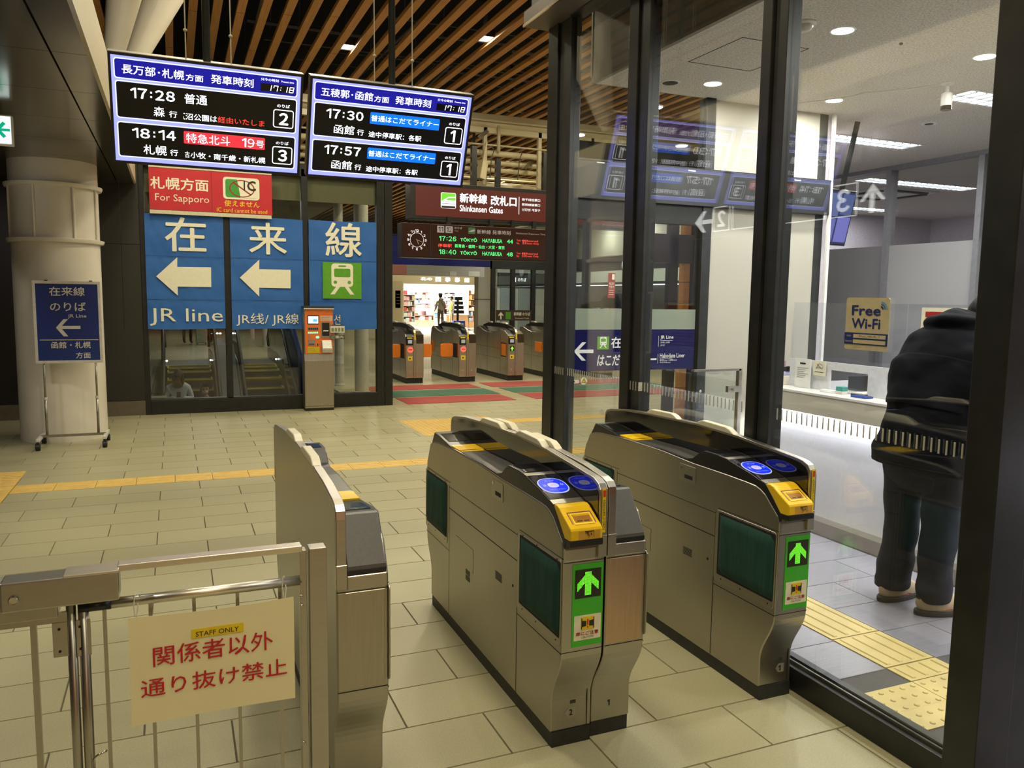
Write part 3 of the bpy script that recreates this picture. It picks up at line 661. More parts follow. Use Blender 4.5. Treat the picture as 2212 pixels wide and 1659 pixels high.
# ================================================================== NEAR TICKET GATES
# local frame: x 0 (passage side) .. .163, y 0 (front) .. 1.587, z up
GW, LW = .163, .131
body_pf = [(0, .383), (0, .75), (.010, .775), (.087, .844), (.115, .858), (.145, .867), (.204, .870), (.33, .873), (.564, .874), (.806, .886), (1.15, .886), (1.40, .876), (1.462, .869), (1.50, .860), (1.532, .845),
           (1.587, .742), (1.587, .392)]+[(1.546+.041*math.cos(PI*q/9), .372-.20*q/9) for q in range(1, 10)]+[(1.505, .055), (.072, .055)]+[(.037-.037*math.cos(PI*(1-q/10)), .17+.21*q/10) for q in range(0, 11)][:-1]
trim_pf = [(-.004, .755), (-.012, .775), (.0, .790), (.05, .845), (.090, .884), (.196, .910), (.333, .936), (.40, .943), (.493, .942), (.53, .925), (.575, .893), (.62, .884), (.80, .890), (1.13, .885), (1.20, .886), (1.30, .898), (1.40, .910), (1.462, .914), (1.475, .908), (1.575, .768), (1.58, .755)]
rear_pf = [(-.012, .79), (-.012, .93), (-.008, .950), (.005, .968), (.035, .980), (.06, .984), (.21, .996), (.43, 1.013), (.73, 1.022), (1.16, 1.012), (1.39, 1.0), (1.54, .982), (1.575, .972), (1.592, .955), (1.597, .93), (1.597, .79)]
def ticket_gate(lab):
    t = thing('ticket_gate', lab, 'ticket gate', (0, 0, 0), group='stainless steel ticket gates in the foreground')
    body = obj('casing', MB().prism(body_pf, 0, GW-.001, 'x'), steel_h, t, bevel=.006, seg=3)
    bx('plinth', t, plinthm, .004, GW-.004, .068, 1.50, 0, .056)
    # joints and fittings of the passage face (x = 0)
    jt = MB(); e = -.0006
    def sj(y0, y1, z0, z1): jt.box(e, .0015, y0, y1, z0, z1)
    sj(.386, 1.216, .586, .590); sj(.386, 1.216, .690, .6925); sj(.384, .388, .06, .70); sj(1.216, 1.2185, .06, .70); sj(0.0, .386, .378, .381); sj(.0, .37, .716, .7185); sj(1.2, 1.587, .714, .716); sj(1.21, 1.587, .375, .377)
    sj(.88, 1.115, .481, .4825); sj(.88, .882, .371, .482)
    obj('panel_joints', jt, darkgap, body, kind='stuff')
    def yz(name, y0, y1, z0, z1, r, x0, x1, m, p, **k): return obj(name, MB().prism([(a, b) for a, b in rrect(y0, y1, z0, z1, r)], x0, x1, 'x'), m, p, **k)
    # flap pockets with the green padded flaps folded in
    for y0, y1, py0, py1 in ((.010, .362, .016, .352), (1.246, 1.578, 1.26, 1.574)):
        fr = yz('flap_frame', y0-.002, y1+.022, .400, .710, .018, -.0025, .002, steel, t, bevel=.001, seg=1)
        yz('flap_pocket', y0+.003, y1, .432, .702, .006, -.0032, -.0022, darkgap, fr)
        mb = MB(); nx, nz = 14, 12; gx = []
        for i in range(nx+1):
            row = []
            for j in range(nz+1):
                u, v = i/nx, j/nz; ed = min(u, 1-u, v, 1-v)
                d = .011*min(1, ed/.07)**.5+.0012*math.sin(u*22+v*2)*min(1, ed/.1)
                row.append(mb.bm.verts.new((-.003-d, py0+(py1-py0)*u, .440+(.692-.440)*v)))
            gx.append(row)
        for i in range(nx):
            for j in range(nz): mb.bm.faces.new([gx[i][j], gx[i+1][j], gx[i+1][j+1], gx[i][j+1]])
        obj('padded_flap', mb, padgreen, t, smooth=True)
        sc_ = MB()
        for yy in (y0+.03, (y0+y1)/2+.02, y1-.03):
            for zz in (.417, .706): sc_.prism([(yy+.0035*math.cos(k*PI/4), zz+.0035*math.sin(k*PI/4)) for k in range(8)], -.0032, -.002, 'x')
        obj('frame_screws', sc_, darkgap, fr, kind='stuff')
    lk = yz('lock_plate', .540, .664, .780, .856, .008, -.0022, .001, steel, t, bevel=.0008, seg=1)
    yz('finger_slot', .56, .62, .795, .812, .002, -.0028, -.002, darkgap, lk); obj('keyhole', MB().lathe([(.008, -.004), (.008, -.002)], (0, .645, .84), 14, 'x'), chrome, lk)
    for zz in (.355, .328): yz('small_hatch', .925, .975, zz-.011, zz+.011, .001, -.0015, .001, mat('grey_mesh', S(74, 72, 58), .6), t)
    vg = MB()
    for k in range(6):
        vg.box(-.0012, .001, .545, .612, .475-k*.006, .4775-k*.006)
    obj('sound_slots', vg, darkgap, t, kind='stuff'); obj('screw_hole', MB().lathe([(.006, -.001), (.006, .001)], (0, .43, .475), 10, 'x'), darkgap, t)
    # black upper deck
    trim = obj('top_deck', MB().prism(trim_pf, .003, LW, 'x'), blackpl, t, bevel=.003, seg=2)
    def dk(name, ya, yb, m, x0=.010, x1=LW-.006, lift=.0012, r=None):
        # a thin plate lying on the deck between two y positions, following its slope
        def zat(y):
            for (a, b), (c, d) in zip(trim_pf[2:-2], trim_pf[3:]):
                if a <= y <= c: return b+(d-b)*(y-a)/(c-a)
            return .9
        ys = [ya]+[p[0] for p in trim_pf[2:-2] if ya < p[0] < yb]+[yb]
        pf = [(y, zat(y)+lift) for y in ys]+[(y, zat(y)-.001) for y in ys[::-1]]
        return obj(name, MB().prism(pf, x0, x1, 'x'), m, t), zat
    _, zat = dk('guide_tray', .60, 1.12, troughm)
    dk('front_display', .365, .485, mat('dark_screen', (.012, .012, .012), .12, coat=.5), .018, LW-.012, .002)
    dk('steel_band', .325, .352, steel, .004, LW-.003, .0018)
    dk('reader_glass', .125, .322, blackgl, .008, LW-.006, .002); dk('steel_band', .092, .122, steel, .004, LW-.004, .002)
    dk('rear_display', 1.29, 1.43, mat('dark_screen', (.012, .012, .012), .12, coat=.5), .02, LW-.012, .002)
    o_, _ = dk('ticket_outlet', 1.10, 1.215, yellowm, .008, LW-.002, .006); yy = 1.14
    bx('outlet_lip', o_, yellowm, .012, LW-.006, 1.075, 1.10, zat(1.09), zat(1.09)+.003); bx('outlet_slot', o_, darkgap, .02, LW-.02, 1.10, 1.104, zat(1.1)+.001, zat(1.1)+.0055)
    # IC reader disc on the sloping glass
    th = math.atan2(.936-.884, .333-.090); cy, cz = .222, zat(.222)+.0035
    rd = bpy.data.objects.new('card_reader', None); 
    def disc(name, ru, rv, lift, m, parent=t, exag=0):
        mb = MB(); pts = []
        for k in range(36):
            a = 2*PI*k/36; sx = abs(math.cos(a))**.8*math.copysign(1, math.cos(a)); sy = abs(math.sin(a))**.8*math.copysign(1, math.sin(a))
            pts.append((sx*ru, sy*rv))
        vs = [mb.bm.verts.new((.066+u, cy+v*math.cos(th), cz+lift+v*math.sin(th))) for u, v in pts]
        vb = [mb.bm.verts.new((.066+u, cy+v*math.cos(th), cz+lift-.0015+v*math.sin(th))) for u, v in pts]
        mb.bm.faces.new(vs)
        for i in range(36): mb.bm.faces.new([vs[i], vb[i], vb[(i+1) % 36], vs[(i+1) % 36]])
        return obj(name, mb, m, parent)
    ring = disc('card_reader', .055, .062, 0, emis('reader_white_ring', (.5, .55, .95), 1.0)); disc('reader_face', .051, .058, .0006, emis('reader_blue', (.0, .02, .95), 1.25), ring)
    disc('reader_centre', .021, .019, .0012, emis('reader_white_ring', (.5, .55, .95), 1.0), ring)
    def dtxt(s, u0, u1, v0, v1, m):
        o = txt(ring, s, (.066+u0, .066+u1, v0, v1), 0, m, plane='xy')
        for v in o.data.vertices: vv = v.co.y; v.co = Vector((v.co.x, cy+vv*math.cos(th), cz+.0018+vv*math.sin(th)))
        return o
    dtxt('IC', -.010, .010, -.007, .007, emis('reader_red', (.9, .1, .05), 1)); lb = emis('reader_light_text', (.35, .5, 1), 1.1)
    dtxt('タッチ', -.02, .02, .031, .041, lb); dtxt('ふれてください', -.032, .032, -.041, -.033, lb); dtxt('»', -.042, -.028, -.008, .008, emis('reader_white_ring', (.5, .55, .95), 1.0)); dtxt('«', .028, .042, -.008, .008, emis('reader_white_ring', (.5, .55, .95), 1.0))
    # yellow ticket slot unit
    ypf = [(.088, .800), (.088, .887), (.068, .888), (.050, .883), (.034, .873), (-.030, .838), (-.040, .832), (-.044, .825), (-.044, .792), (-.038, .786), (.0, .785)]
    yu = obj('ticket_slot_unit', MB().prism(ypf, .005, LW-.005, 'x'), yellowm, t, bevel=.005, seg=3)
    def slope(name, ya, yb, x0_, x1_, m_, lift, th_=.002):
        z_ = lambda y: .838+(y+.030)*(.035/.064); return obj(name, MB().prism([(ya, z_(ya)+lift), (yb, z_(yb)+lift), (yb, z_(yb)+lift-th_), (ya, z_(ya)+lift-th_)], x0_, x1_, 'x'), m_, yu)
    mv = mat('mauve_line', S(120, 70, 96), .5); slope('slot_rim', .024, .027, .022, LW-.018, mv, .0012); slope('slot_rim', -.022, .024, .022, .025, mv, .0012); slope('slot_rim', -.022, .024, LW-.021, LW-.018, mv, .0012)
    slope('slot_lip', -.027, .020, .029, LW-.025, mat('yellow_light', S(244, 208, 60), .3), .0025, .004); slope('slot_well', -.020, .014, .035, LW-.031, mat('yellow_deep', S(160, 108, 14), .45), .0032, .001); slope('slot_back', .006, .013, .037, LW-.033, mat('yellow_mid', S(206, 158, 26), .4), .0038, .001); slope('slot_mouth', -.016, -.013, .044, .064, darkgap, .0040, .001); slope('slot_mouth', -.016, -.013, .070, .090, darkgap, .0040, .001)
    lb_ = bx('insert_label', yu, yellow_d, .034, .116, -.0447, -.0435, .793, .823)
    hd = MB(); yk = -.0455
    hd.box(.058, .092, yk, yk+.0006, .819, .8215); hd.box(.066, .0675, yk, yk+.0006, .806, .820); hd.box(.060, .0610, yk, yk+.0006, .811, .824)
    for k in range(4): hd.prism([(.062+.004*k, .816-.004*k), (.072+.002*k, .818-.004*k), (.072+.002*k, .816-.004*k), (.062+.004*k, .814-.004*k)], yk, yk+.0006, 'y')
    hd.box(.080, .0812, yk, yk+.0006, .806, .820); hd.box(.091, .0922, yk, yk+.0006, .799, .817); hd.box(.070, .0712, yk, yk+.0006, .796, .806); hd.prism([(.080, .812), (.084, .806), (.0845, .810), (.081, .815)], yk, yk+.0006, 'y')
    obj('hand_pictogram', hd, darkgap, lb_, kind='stuff')
    bx('slot_base', t, blackpl, .004, LW-.002, -.046, .03, .768, .792, bevel=.004)
    # stainless front shoulder, divider wall, sloping rear cover
    bx('front_shoulder', t, steel, .002, LW-.001, -.0015, .05, .703, .752, bevel=.006, seg=3)
    dv = obj('divider_wall', MB().prism(rear_pf, LW+.001, GW, 'x'), steel, t, bevel=.0025, seg=2)
    ins = [(y*(.985)+.012, min(z-.010, z)) for y, z in rear_pf]
    obj('divider_inner_face', MB().prism(ins, LW-.001, LW+.0012, 'x'), blackgl, t); obj('divider_outer_face', MB().prism(ins, GW-.001, GW+.0004, 'x'), steel_h, t)
    bx('divider_foot', t, steel, LW-.001, GW, -.013, .03, .712, .790, bevel=.002, seg=1); bx('divider_foot', t, steel, LW-.001, GW, 1.557, 1.599, .712, .790, bevel=.002, seg=1)
    st = bx('warning_strip', t, mat('yellow_strip', S(222, 196, 24), .4), LW+.008, GW-.010, -.0145, -.0125, .800, .955)
    st_t = '矢印表示を確認してお通りください'
    for k, ch in enumerate(st_t[:13]): txt(st, ch, (LW+.010, GW-.012, .908-k*.0083, .915-k*.0083), -.0148, mat('black_print', (.01, .01, .01), .6))
    bx('red_mark', st, mat('red_print', S(200, 50, 20), .5), LW+.010, GW-.012, -.0152, -.0145, .925, .948)
    for a, b in ((1.18, .88), (.748, .453)):
        def rz(y):
            for (p, q), (r_, s_) in zip(rear_pf[3:-3], rear_pf[4:]):
                if p <= y <= r_: return q+(s_-q)*(y-p)/(r_-p)
            return 1.
        hp = [(a, rz(a)-.004), (a-.03, rz(a-.03)+.012), (a-.06, rz(a-.06)+.022), (b+.065, rz(b+.065)+.022), (b+.04, rz(b+.04)+.016), (b, rz(b)-.004)]
        obj('sensor_cover', MB().prism(hp, LW+.001, GW+.001, 'x'), hatcream, t, bevel=.004, seg=2)
    rc = [(1.470, .917), (1.482, .912), (1.584, .778), (1.586, .765), (1.575, .765), (1.46, .912)]
    cov = obj('sloping_end_cover', MB().prism(rc, .008, LW-.004, 'x'), greypl, t, bevel=.003)
    bx('rear_shoulder', t, steel, .002, LW-.001, 1.535, 1.5885, .703, .750, bevel=.006, seg=3); bx('cover_base', t, blackpl, .006, LW-.002, 1.55, 1.586, .750, .768, bevel=.003)
    jf = MB()
    for y in (-.0006, 1.5865): jf.box(.003, GW-.003, y, y+.0012, .700, .7025); jf.box(.003, GW-.003, y, y+.0012, .3805, .383)
    jf.box(GW-.0185, GW-.0165, .0705, .08, .06, .27); obj('end_joints', jf, darkgap, body, kind='stuff')
    rear = bx('end_door', t, steel_v, .012, GW-.006, 1.586, 1.5885, .388, .698, bevel=.001, seg=1)
    # green front sign with LED arrow and caution label
    gs = bx('green_sign', t, greenp, .038, GW-.006, -.0022, .001, .398, .692)
    lp = bx('arrow_display', gs, ledblk, .047, GW-.015, -.0035, -.002, .571, .673)
    am = MB(); n = 24; cw = .1/n
    for i in range(n):
        for j in range(n):
            u, v = (i+.5)/n, (j+.5)/n
            d_ = abs(u-.5); sh_ = (d_ < .115 and .08 < v < .9) or (d_ <= .40 and .93-d_*1.0 > v > .93-d_*1.0-.27)
            if sh_: am.box(.047+i*cw+.0006, .047+(i+1)*cw-.0006, -.0042, -.0035, .572+j*cw*1.0+.0006, .572+(j+1)*cw-.0006)
    obj('led_arrow', am, ledg, lp, kind='stuff')
    cl = rr('caution_label', gs, mat('label_cream', S(222, 216, 190), .5), .046, GW-.012, .420, .509, .003, -.0035, .0012)
    bx_ = rr('caution_symbol', t, mat('yellow_strip', S(222, 196, 24), .4), .072, .125, .456, .503, .003, -.0046, .001)
    cm = MB(); yq = -.0056
    for s in (-1, 1):
        c = .0985; cm.prism([(c+s*.025, .499), (c+s*.022, .499), (c+s*.022, .490), (c+s*.006, .488), (c+s*.006, .470), (c+s*.022, .468), (c+s*.022, .460), (c+s*.025, .460)][::s], yq, yq+.0008, 'y')
    obj('symbol_flaps', cm, blackpl, bx_); em = MB(); em.prism([(.0965, .474), (.1005, .474), (.1015, .494), (.0955, .494)], yq-.0008, yq, 'y'); em.prism(rrect(.0962, .1008, .463, .469, .002, 2), yq-.0008, yq, 'y'); obj('exclamation_mark', em, mat('red_print', S(200, 50, 20), .5), bx_)
    txt(cl, '扉にご注意', (.053, .142, .437, .451), -.0040, mat('dark_red_print', S(160, 30, 30), .5), bold=.02); txt(cl, 'CAUTION', (.075, .122, .426, .433), -.0040, mat('black_print', (.01, .01, .01), .6))
    return t
gate_B = ticket_gate('middle steel ticket gate with green lit arrow, blue card reader and number 2'); gate_B.location = (1.192, 2.346, 0)
def place_gate(x, lab, flip):
    g = copy_tree(gate_B); g['label'] = lab
    g.location = (x+GW, 2.346+1.587, 0) if flip else (x, 2.346, 0); g.rotation_euler = (0, 0, PI if flip else 0); return g
gate_C = place_gate(1.359, 'steel ticket gate back to back with gate 2, plain end with a painted orange reflection and number 1', True)
for c_ in gate_C.children:  # orange reflection put into the colour of the end door's steel
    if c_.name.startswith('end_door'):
        c_.data = c_.data.copy(); c_.data.materials[0] = mat('steel_orange_reflection', (.56, .40, .27), .36, 1, noise=.06, nscale=5, stretch=(20, 1, 1)); c_['label'] = 'steel door panel with a painted orange reflection'
gate_D = place_gate(2.118, 'right steel ticket gate beside the glass wall with green arrow and blue reader', False)
gate_A = place_gate(.425, 'leftmost steel ticket gate next to the staff barrier, seen from its plain end', True)
def num_tag(g, s, x0, z, y, left, face=-1):
    plm = mat('tag_silver', S(170, 166, 150), .4, .5); w_, h_ = .042, .036
    pts = [(x0, z+h_/2), (x0+.014, z+h_), (x0+w_, z+h_), (x0+w_, z), (x0+.014, z)] if left else [(x0, z), (x0, z+h_), (x0+w_-.014, z+h_), (x0+w_, z+h_/2), (x0+w_-.014, z)]
    if face > 0: pts = [(2*(x0+w_/2)-a, b) for a, b in pts]
    o = flat('number_tag', g, plm, [pts], y, .001)
    bk2 = mat('black_print', (.01, .01, .01), .6); yy_ = y-.0012 if face < 0 else y+.0022
    if s == '1':
        pts = [(.020, .007), (.025, .007), (.025, .030), (.0205, .030), (.014, .025), (.0155, .0215), (.020, .0245)]
        n = flat('number', o, bk2, [[((x0+a if face < 0 else x0+w_-a), z+b) for a, b in pts]], yy_-.0004, .0008)
    else: n = txt(o, s, (x0+.016, x0+.030, z+.007, z+.030), yy_, bk2, name='number', bold=.02, flip=face > 0)
    return o
num_tag(gate_B, '2', .058, .100, .0725, True); bx('small_window', gate_B, mat('smoked_window', S(56, 54, 44), .3), .078, .100, .0725, .074, .150, .162)
num_tag(gate_D, '1', .085, .100, .0725, True); bx('small_window', gate_D, mat('smoked_window', S(56, 54, 44), .3), .100, .118, .0725, .074, .150, .162)
num_tag(gate_C, '1', .066, .100, 1.5035, False, 1)

# ================================================================== STAFF BARRIER IN THE FOREGROUND (plane Y = 2.2)
fence = thing('staff_barrier', 'stainless steel staff gate and railing with upright bars at the lower left', 'barrier', (0, 2.2, 0))
bx('end_post', fence, steel, .324, .372, -.015, .033, 0, .90, bevel=.002)
gapm = darkgap
bx('gate_stile', fence, steel, .300, .318, -.005, .030, .08, .895, bevel=.001)
bx('top_rail', fence, rail_m, -.152, .306, -.012, .030, .893, .910, bevel=.002); 
o = obj('lower_rail', MB().tube([(-.235, .008, .806), (.304, .008, .806)], .0135, 20), rail_m, fence, smooth=True)
for x in (-.187, -.080, .0255, .135, .246): bx('bar', fence, steel, x-.0045, x+.0045, .003, .013, .08, .796)
for x in (-.262, -.235): obj('round_post', MB().tube([(x, .01, 0), (x, .01, .89)], .0115 if x < -.25 else .0125, 16), steel_h, fence, smooth=True)
ha = bx('hinge_plate', fence, steel, -.304, -.271, .0, .004, .685, .777, bevel=.001); hb_ = bx('hinge_plate', fence, steel, -.252, -.219, .0, .004, .680, .775, bevel=.001)
for p_, xs in ((ha, (-.289,)), (hb_, (-.243,))):
    for x in xs:
        for z in (.70, .758): obj('screw', MB().lathe([(.0035, -.0015), (.0035, .0)], (x, 0, z), 8, 'y'), darkgap, p_)
bx('bottom_rail', fence, steel, -.225, .30, 0, .018, .06, .085, bevel=.001)
# latch housing and left section
bx('latch_rail', fence, rail_m, -.62, -.286, -.036, .030, .893, .9, bevel=.001)
bx('latch_housing', fence, steel, -.62, -.286, -.034, .03, .80, .896, bevel=.003)
bx('latch_sleeve', fence, steel, -.405, -.148, -.040, .034, .828, .902, bevel=.005); bx('sleeve_top', fence, rail_m, -.270, -.148, -.040, .034, .900, .906, bevel=.001)
kh = obj('key_lock', MB().lathe([(.011, -.044), (.009, -.047), (.009, -.039)], (-.376, 0, .860), 20, 'y'), chrome, fence)
obj('black_inner_sleeve', MB().tube([(-.245, .008, .806), (-.172, .008, .806)], .0145, 16), blackpl, fence, smooth=True)
for x in (-.345, -.44, -.54): bx('bar', fence, steel, x-.007, x+.007, .003, .016, .0, .80)
bx('lower_plate', fence, steel, -.62, -.27, .0, .012, .775, .80)
hk = obj('door_hook', MB().tube([(-.224, -.01, .30), (-.224, -.01, .405), (-.215, -.012, .414), (-.193, -.012, .423)], .0035, 8), chrome, fence, smooth=True)
for z in (.765, .738, .335): obj('dome_nut', MB().ell((.303, -.006, z), .005, .006, .005, 10, 6), chrome, fence, smooth=True)
for x in (-.26, -.235, .345): obj('floor_flange', MB().lathe([(.03, 0), (.03, .004), (.02, .006)], (x, .01, 0), 16), steel, fence)
sg = thing('staff_sign', 'cream laminated card with red characters and a yellow staff only strip, tied to the railing', 'sign', (0, 2.2, 0))
mb = MB(); x0, x1, z0, z1 = -.132, .279, .4815, .774; N1 = 40; G = []
for i in range(N1+1):
    u = i/N1; d = -.0265; zz = -.006*math.sin(u*PI)
    G.append([mb.bm.verts.new((x0+(x1-x0)*u, d, z0+.004*math.sin(u*3))), mb.bm.verts.new((x0+(x1-x0)*u, d, z1+zz*(1)))])
for i in range(N1): mb.bm.faces.new([G[i][0], G[i+1][0], G[i+1][1], G[i][1]])
card = obj('card', mb, mat('cream_laminate', S(232, 222, 172), .5, noise=.03, nscale=8), sg); so_ = card.modifiers.new('s', 'SOLIDIFY'); so_.thickness = .001
ys = -.0280
bx('yellow_strip', sg, mat('yellow_tape', S(226, 196, 20), .5), .017, .147, ys, ys+.001, .696, .721); txt(sg, 'STAFF ONLY', (.027, .135, .700, .713), ys-.001, mat('black_print', (.01, .01, .01), .6))
redk = mat('red_print_sign', S(190, 26, 38), .5, noise=.15, nscale=200)
txt(sg, '関係者以外', (-.077, .222, .634, .688), ys, redk, bold=.006); txt(sg, '通り抜け禁止', (-.108, .258, .555, .604), ys, redk, bold=.006)
tiem = mat('clear_tie', S(200, 196, 170), .3)
for x in (-.114, .255): obj('cable_tie', MB().tube([(x, -.025, .762), (x-.004, -.012, .80), (x-.002, -.008, .826), (x+.004, .01, .824), (x+.006, -.010, .795), (x+.001, -.026, .765)], .0016, 6), tiem, sg)

# ================================================================== GLASS WALL OF THE TICKET OFFICE (plane X = 2.33)
glass_n = glassmat('office_glass', .085, (.97, .98, .97))
gw = struct('window_2', 'tall black framed glass wall of the ticket office')
fg = frame_blk
for name, y0, y1 in (('corner_post', 4.76, 4.90), ('mullion', 3.79, 3.88), ('mullion', 2.74, 2.80)):
    bx(name, gw, fg, 2.302, 2.40, y0, y1, 0, 3.34, bevel=.003)
for y0, y1 in ((4.60, 4.757), (3.70, 3.786), (2.665, 2.736)): bx('mullion_inner', gw, frame_gry, 2.318, 2.39, y0, y1, .10, 3.34, bevel=.003)
bx('corner_column', gw, fg, 2.302, 2.46, 1.62, 1.735, 0, 3.34, bevel=.004); bx('corner_column', gw, fg, 2.464, 2.60, 1.635, 1.72, 0, 3.34, bevel=.004)
for y0, y1 in ((1.735, 2.665), (2.80, 3.70), (3.88, 4.60)):
    bx('bottom_rail', gw, fg, 2.305, 2.395, y0, y1, 0, .098, bevel=.003); bx('glazing_bead', gw, mat('bead_metal', S(120, 118, 108), .3, .8), 2.330, 2.338, y0, y1, .098, .112); bx('glazing_bead', gw, frame_gry, 2.352, 2.385, y0, y1, .098, .116)
    bx('head_rail', gw, fg, 2.302, 2.40, y0, y1, 3.33, 3.46, bevel=.003)
    bx('pane', gw, glass_n, 2.338, 2.348, y0, y1, .10, 3.34)
# etched marker ticks along the glass
tick = mat('frosted_marker', S(176, 172, 152), .6)
tm = MB(); y = 1.77
while y < 4.78:
    if not (2.66 < y < 2.70 or 3.795 < y < 3.895 or 2.735 < y < 2.81): tm.box(2.3355 if not (3.69 < y < 3.79 or y > 4.6) else 2.3155, 2.3375, y-.0028, y+.0028, 1.101, 1.149)
    y += .0288
obj('marker_ticks', tm, tick, gw, kind='stuff')
can = struct('trim_1', 'grey canopy edge over the glass wall'); bx('canopy', can, mat('canopy_grey', S(92, 84, 76), .45, .1), 2.137, 2.33, .8, 4.93, 3.337, 3.43); bx('canopy_face', can, mat('canopy_face', S(52, 52, 46), .5, .2), 2.19, 2.33, .8, 4.93, 3.43, 5.38); bx('canopy_lip', can, chrome, 2.130, 2.138, .8, 4.93, 3.335, 3.352)
# near return wall with its own glazing
rw = struct('window_3', 'glazed return wall of the office at the right edge'); bx('bottom_rail', rw, fg, 2.60, 5.0, 1.64, 1.70, 0, .055); bx('bead', rw, chrome, 2.60, 5.0, 1.655, 1.662, .055, .068); bx('pane', rw, glass_n, 2.60, 5.0, 1.675, 1.683, .055, 3.34); bx('head_rail', rw, fg, 2.60, 5.0, 1.64, 1.72, 3.33, 3.46)
k_ = bx('yellow_tag', rw, yellowm, 2.635, 2.65, 1.636, 1.640, .035, .052); obj('round_key', MB().lathe([(.018, 1.630), (.018, 1.64)], (2.655, 0, .012), 20, 'y'), mat('tag_silver', S(170, 166, 150), .4, .5), rw)

# ---- vestibule floor: grey wood-grain tiles and yellow tactile tiles
of = struct('floor_office', 'dark grey wood grain tile floor of the ticket office')
bx('grout_bed', of, mat('grey_grout', S(70, 68, 70), .9), 2.40, 9.5, .5, 4.84, -.05, -.004); obj('office_paving', MB().prism([(4.66, 4.84), (12, 4.84), (12, 10), (8.42, 10)], -.05, .002, 'z'), mat('office_paving', S(110, 108, 110), .6), of)
otile = mat('grey_wood_grain_tile', S(124, 121, 127), .30, noise=.16, nscale=4, stretch=(1.2, 40, 1), bump=.12, rnd=.05)
tm_ = MB()
def rect_tile(x0, x1, y0, y1):
    mb = MB(); tile_mesh(x0, x1, y0, y1, mb, .0015, .001); return obj('floor_tile', mb, otile, of)
for r in range(15):
    y0 = .30+r*.3045; y1 = y0+.3045
    if r >= 14: y1 = 4.84
    if y0 > 2.3: segs = [(2.40, 2.835)]
    elif y1 > 1.99: segs = []
    else: segs = [(2.40, 2.835)]
    x = 3.14+(.3 if r % 2 else 0)
    if y0 > 2.3: segs += [(3.14, x)] if r % 2 else []
    elif not segs: x = 3.75
    else: segs += [(2.835, x)]
    while x < 4.08: segs.append((x, min(x+.6, 4.09))); x += .6
    for a, b in segs: rect_tile(a, b, y0, y1)
for x in (2.54, 2.84, 3.14, 3.44): dome_tile(of, x, x+.3, 1.999, 2.303, tacy2)
rect_tile(2.40, 2.535, 1.999, 2.303)
bar_tile(of, 2.84, 3.137, 2.305, 2.435, 'y', tacy2); bar_tile(of, 2.84, 3.137, 2.439, 2.745, 'y', tacy2); y = 2.75
while y < 4.6: bar_tile(of, 2.84, 3.137, y, min(y+.608, 4.8), 'y', tacy2); y += .61

# ---- ceiling of the office, bulkhead, lights
acou = mat('acoustic_ceiling', S(206, 200, 188), .85, noise=.30, nscale=95)
oc = struct('ceiling_office', 'speckled white office ceiling')
bx('ceiling_board', oc, acou, 2.63, 12, .6, 4.85, 3.02, 3.06); obj('ceiling_board', MB().prism([(4.66, 4.85), (12, 4.85), (12, 10), (8.42, 10)], 3.02, 3.06, 'z'), acou, oc)
bx('bulkhead', oc, mat('bulkhead_grey', S(128, 122, 108), .6), 2.60, 2.63, .6, 4.85, 3.02, 3.50); bx('bulkhead_end', oc, mat('bulkhead_grey', S(128, 122, 108), .6), 2.60, 12, 4.83, 4.87, 3.06, 3.5); bx('cavity_cover', oc, frame_gry, 2.30, 4.7, .6, 4.87, 3.5, 3.54)
hl = MB()
for a in ((2.885, 3.345, 4.163, 4.168), (2.885, 3.345, 3.665, 3.670), (2.883, 2.888, 3.665, 4.168), (3.342, 3.347, 3.665, 4.168)): hl.box(a[0], a[1], a[2], a[3], 3.0185, 3.021)
obj('access_hatch', hl, darkgap, oc)
for i, (x, y) in enumerate(((3.281, 3.353), (4.352, 3.345), (4.352, 4.49), (3.315, 4.50))):
    t = thing('office_downlight', ['round lit downlight at the top, beside the domed camera', 'round lit downlight at the upper right, right of the sprinkler', 'round lit downlight near the bottom corner of the office ceiling', 'round lit downlight left, beside the dark ceiling speaker'][i], 'ceiling light', (x, y, 3.02), group='round downlights in the office ceiling')
    obj('rim', MB().lathe([(.064, -.004), (.068, 0), (.055, .0)], n=28), white_p, t); obj('lens', MB().lathe([(.056, -.0052), (.056, -.0042)], n=28), emis('lamp_face_cool', (1, 1, .97), 9), t)
    area('office_lamp', (x, y, 3.005), .10, 21, (1, .98, .92))
for i, (x, y) in enumerate(((3.3, 2.2), (4.3, 2.2), (3.3, 1.2))): area('office_lamp', (x, y, 3.005), .10, 21, (1, .98, .92))
t = thing('ceiling_speaker', 'dark round speaker grille in the office ceiling', 'speaker', (3.05, 4.60, 3.02)); obj('rim', MB().lathe([(.062, -.005), (.066, 0), (.05, 0)], n=28), white_p, t); obj('grille', MB().lathe([(.052, -.006), (.05, -.0045)], n=28), mat('speaker_dark', S(60, 56, 48), .6), t)
t = thing('dome_camera', 'white domed security camera on the office ceiling', 'camera', (3.02, 3.345, 3.02)); obj('base', MB().lathe([(.052, -.014), (.056, -.01), (.056, 0)], n=28), white_p, t, smooth=True); obj('dome', MB().ell((0, 0, -.014), .042, .042, .034, 24, 14), mat('milky_dome', S(190, 186, 172), .15, coat=.5), t, smooth=True)
t = thing('sprinkler', 'small dark sprinkler head in the office ceiling', 'sprinkler', (3.72, 3.37, 3.02)); obj('rose', MB().lathe([(.018, -.002), (.02, 0)], n=16), white_p, t); obj('head', MB().lathe([(.008, -.012), (.011, -.004), (.011, -.002)], n=12), mat('speaker_dark', S(60, 56, 48), .6), t)
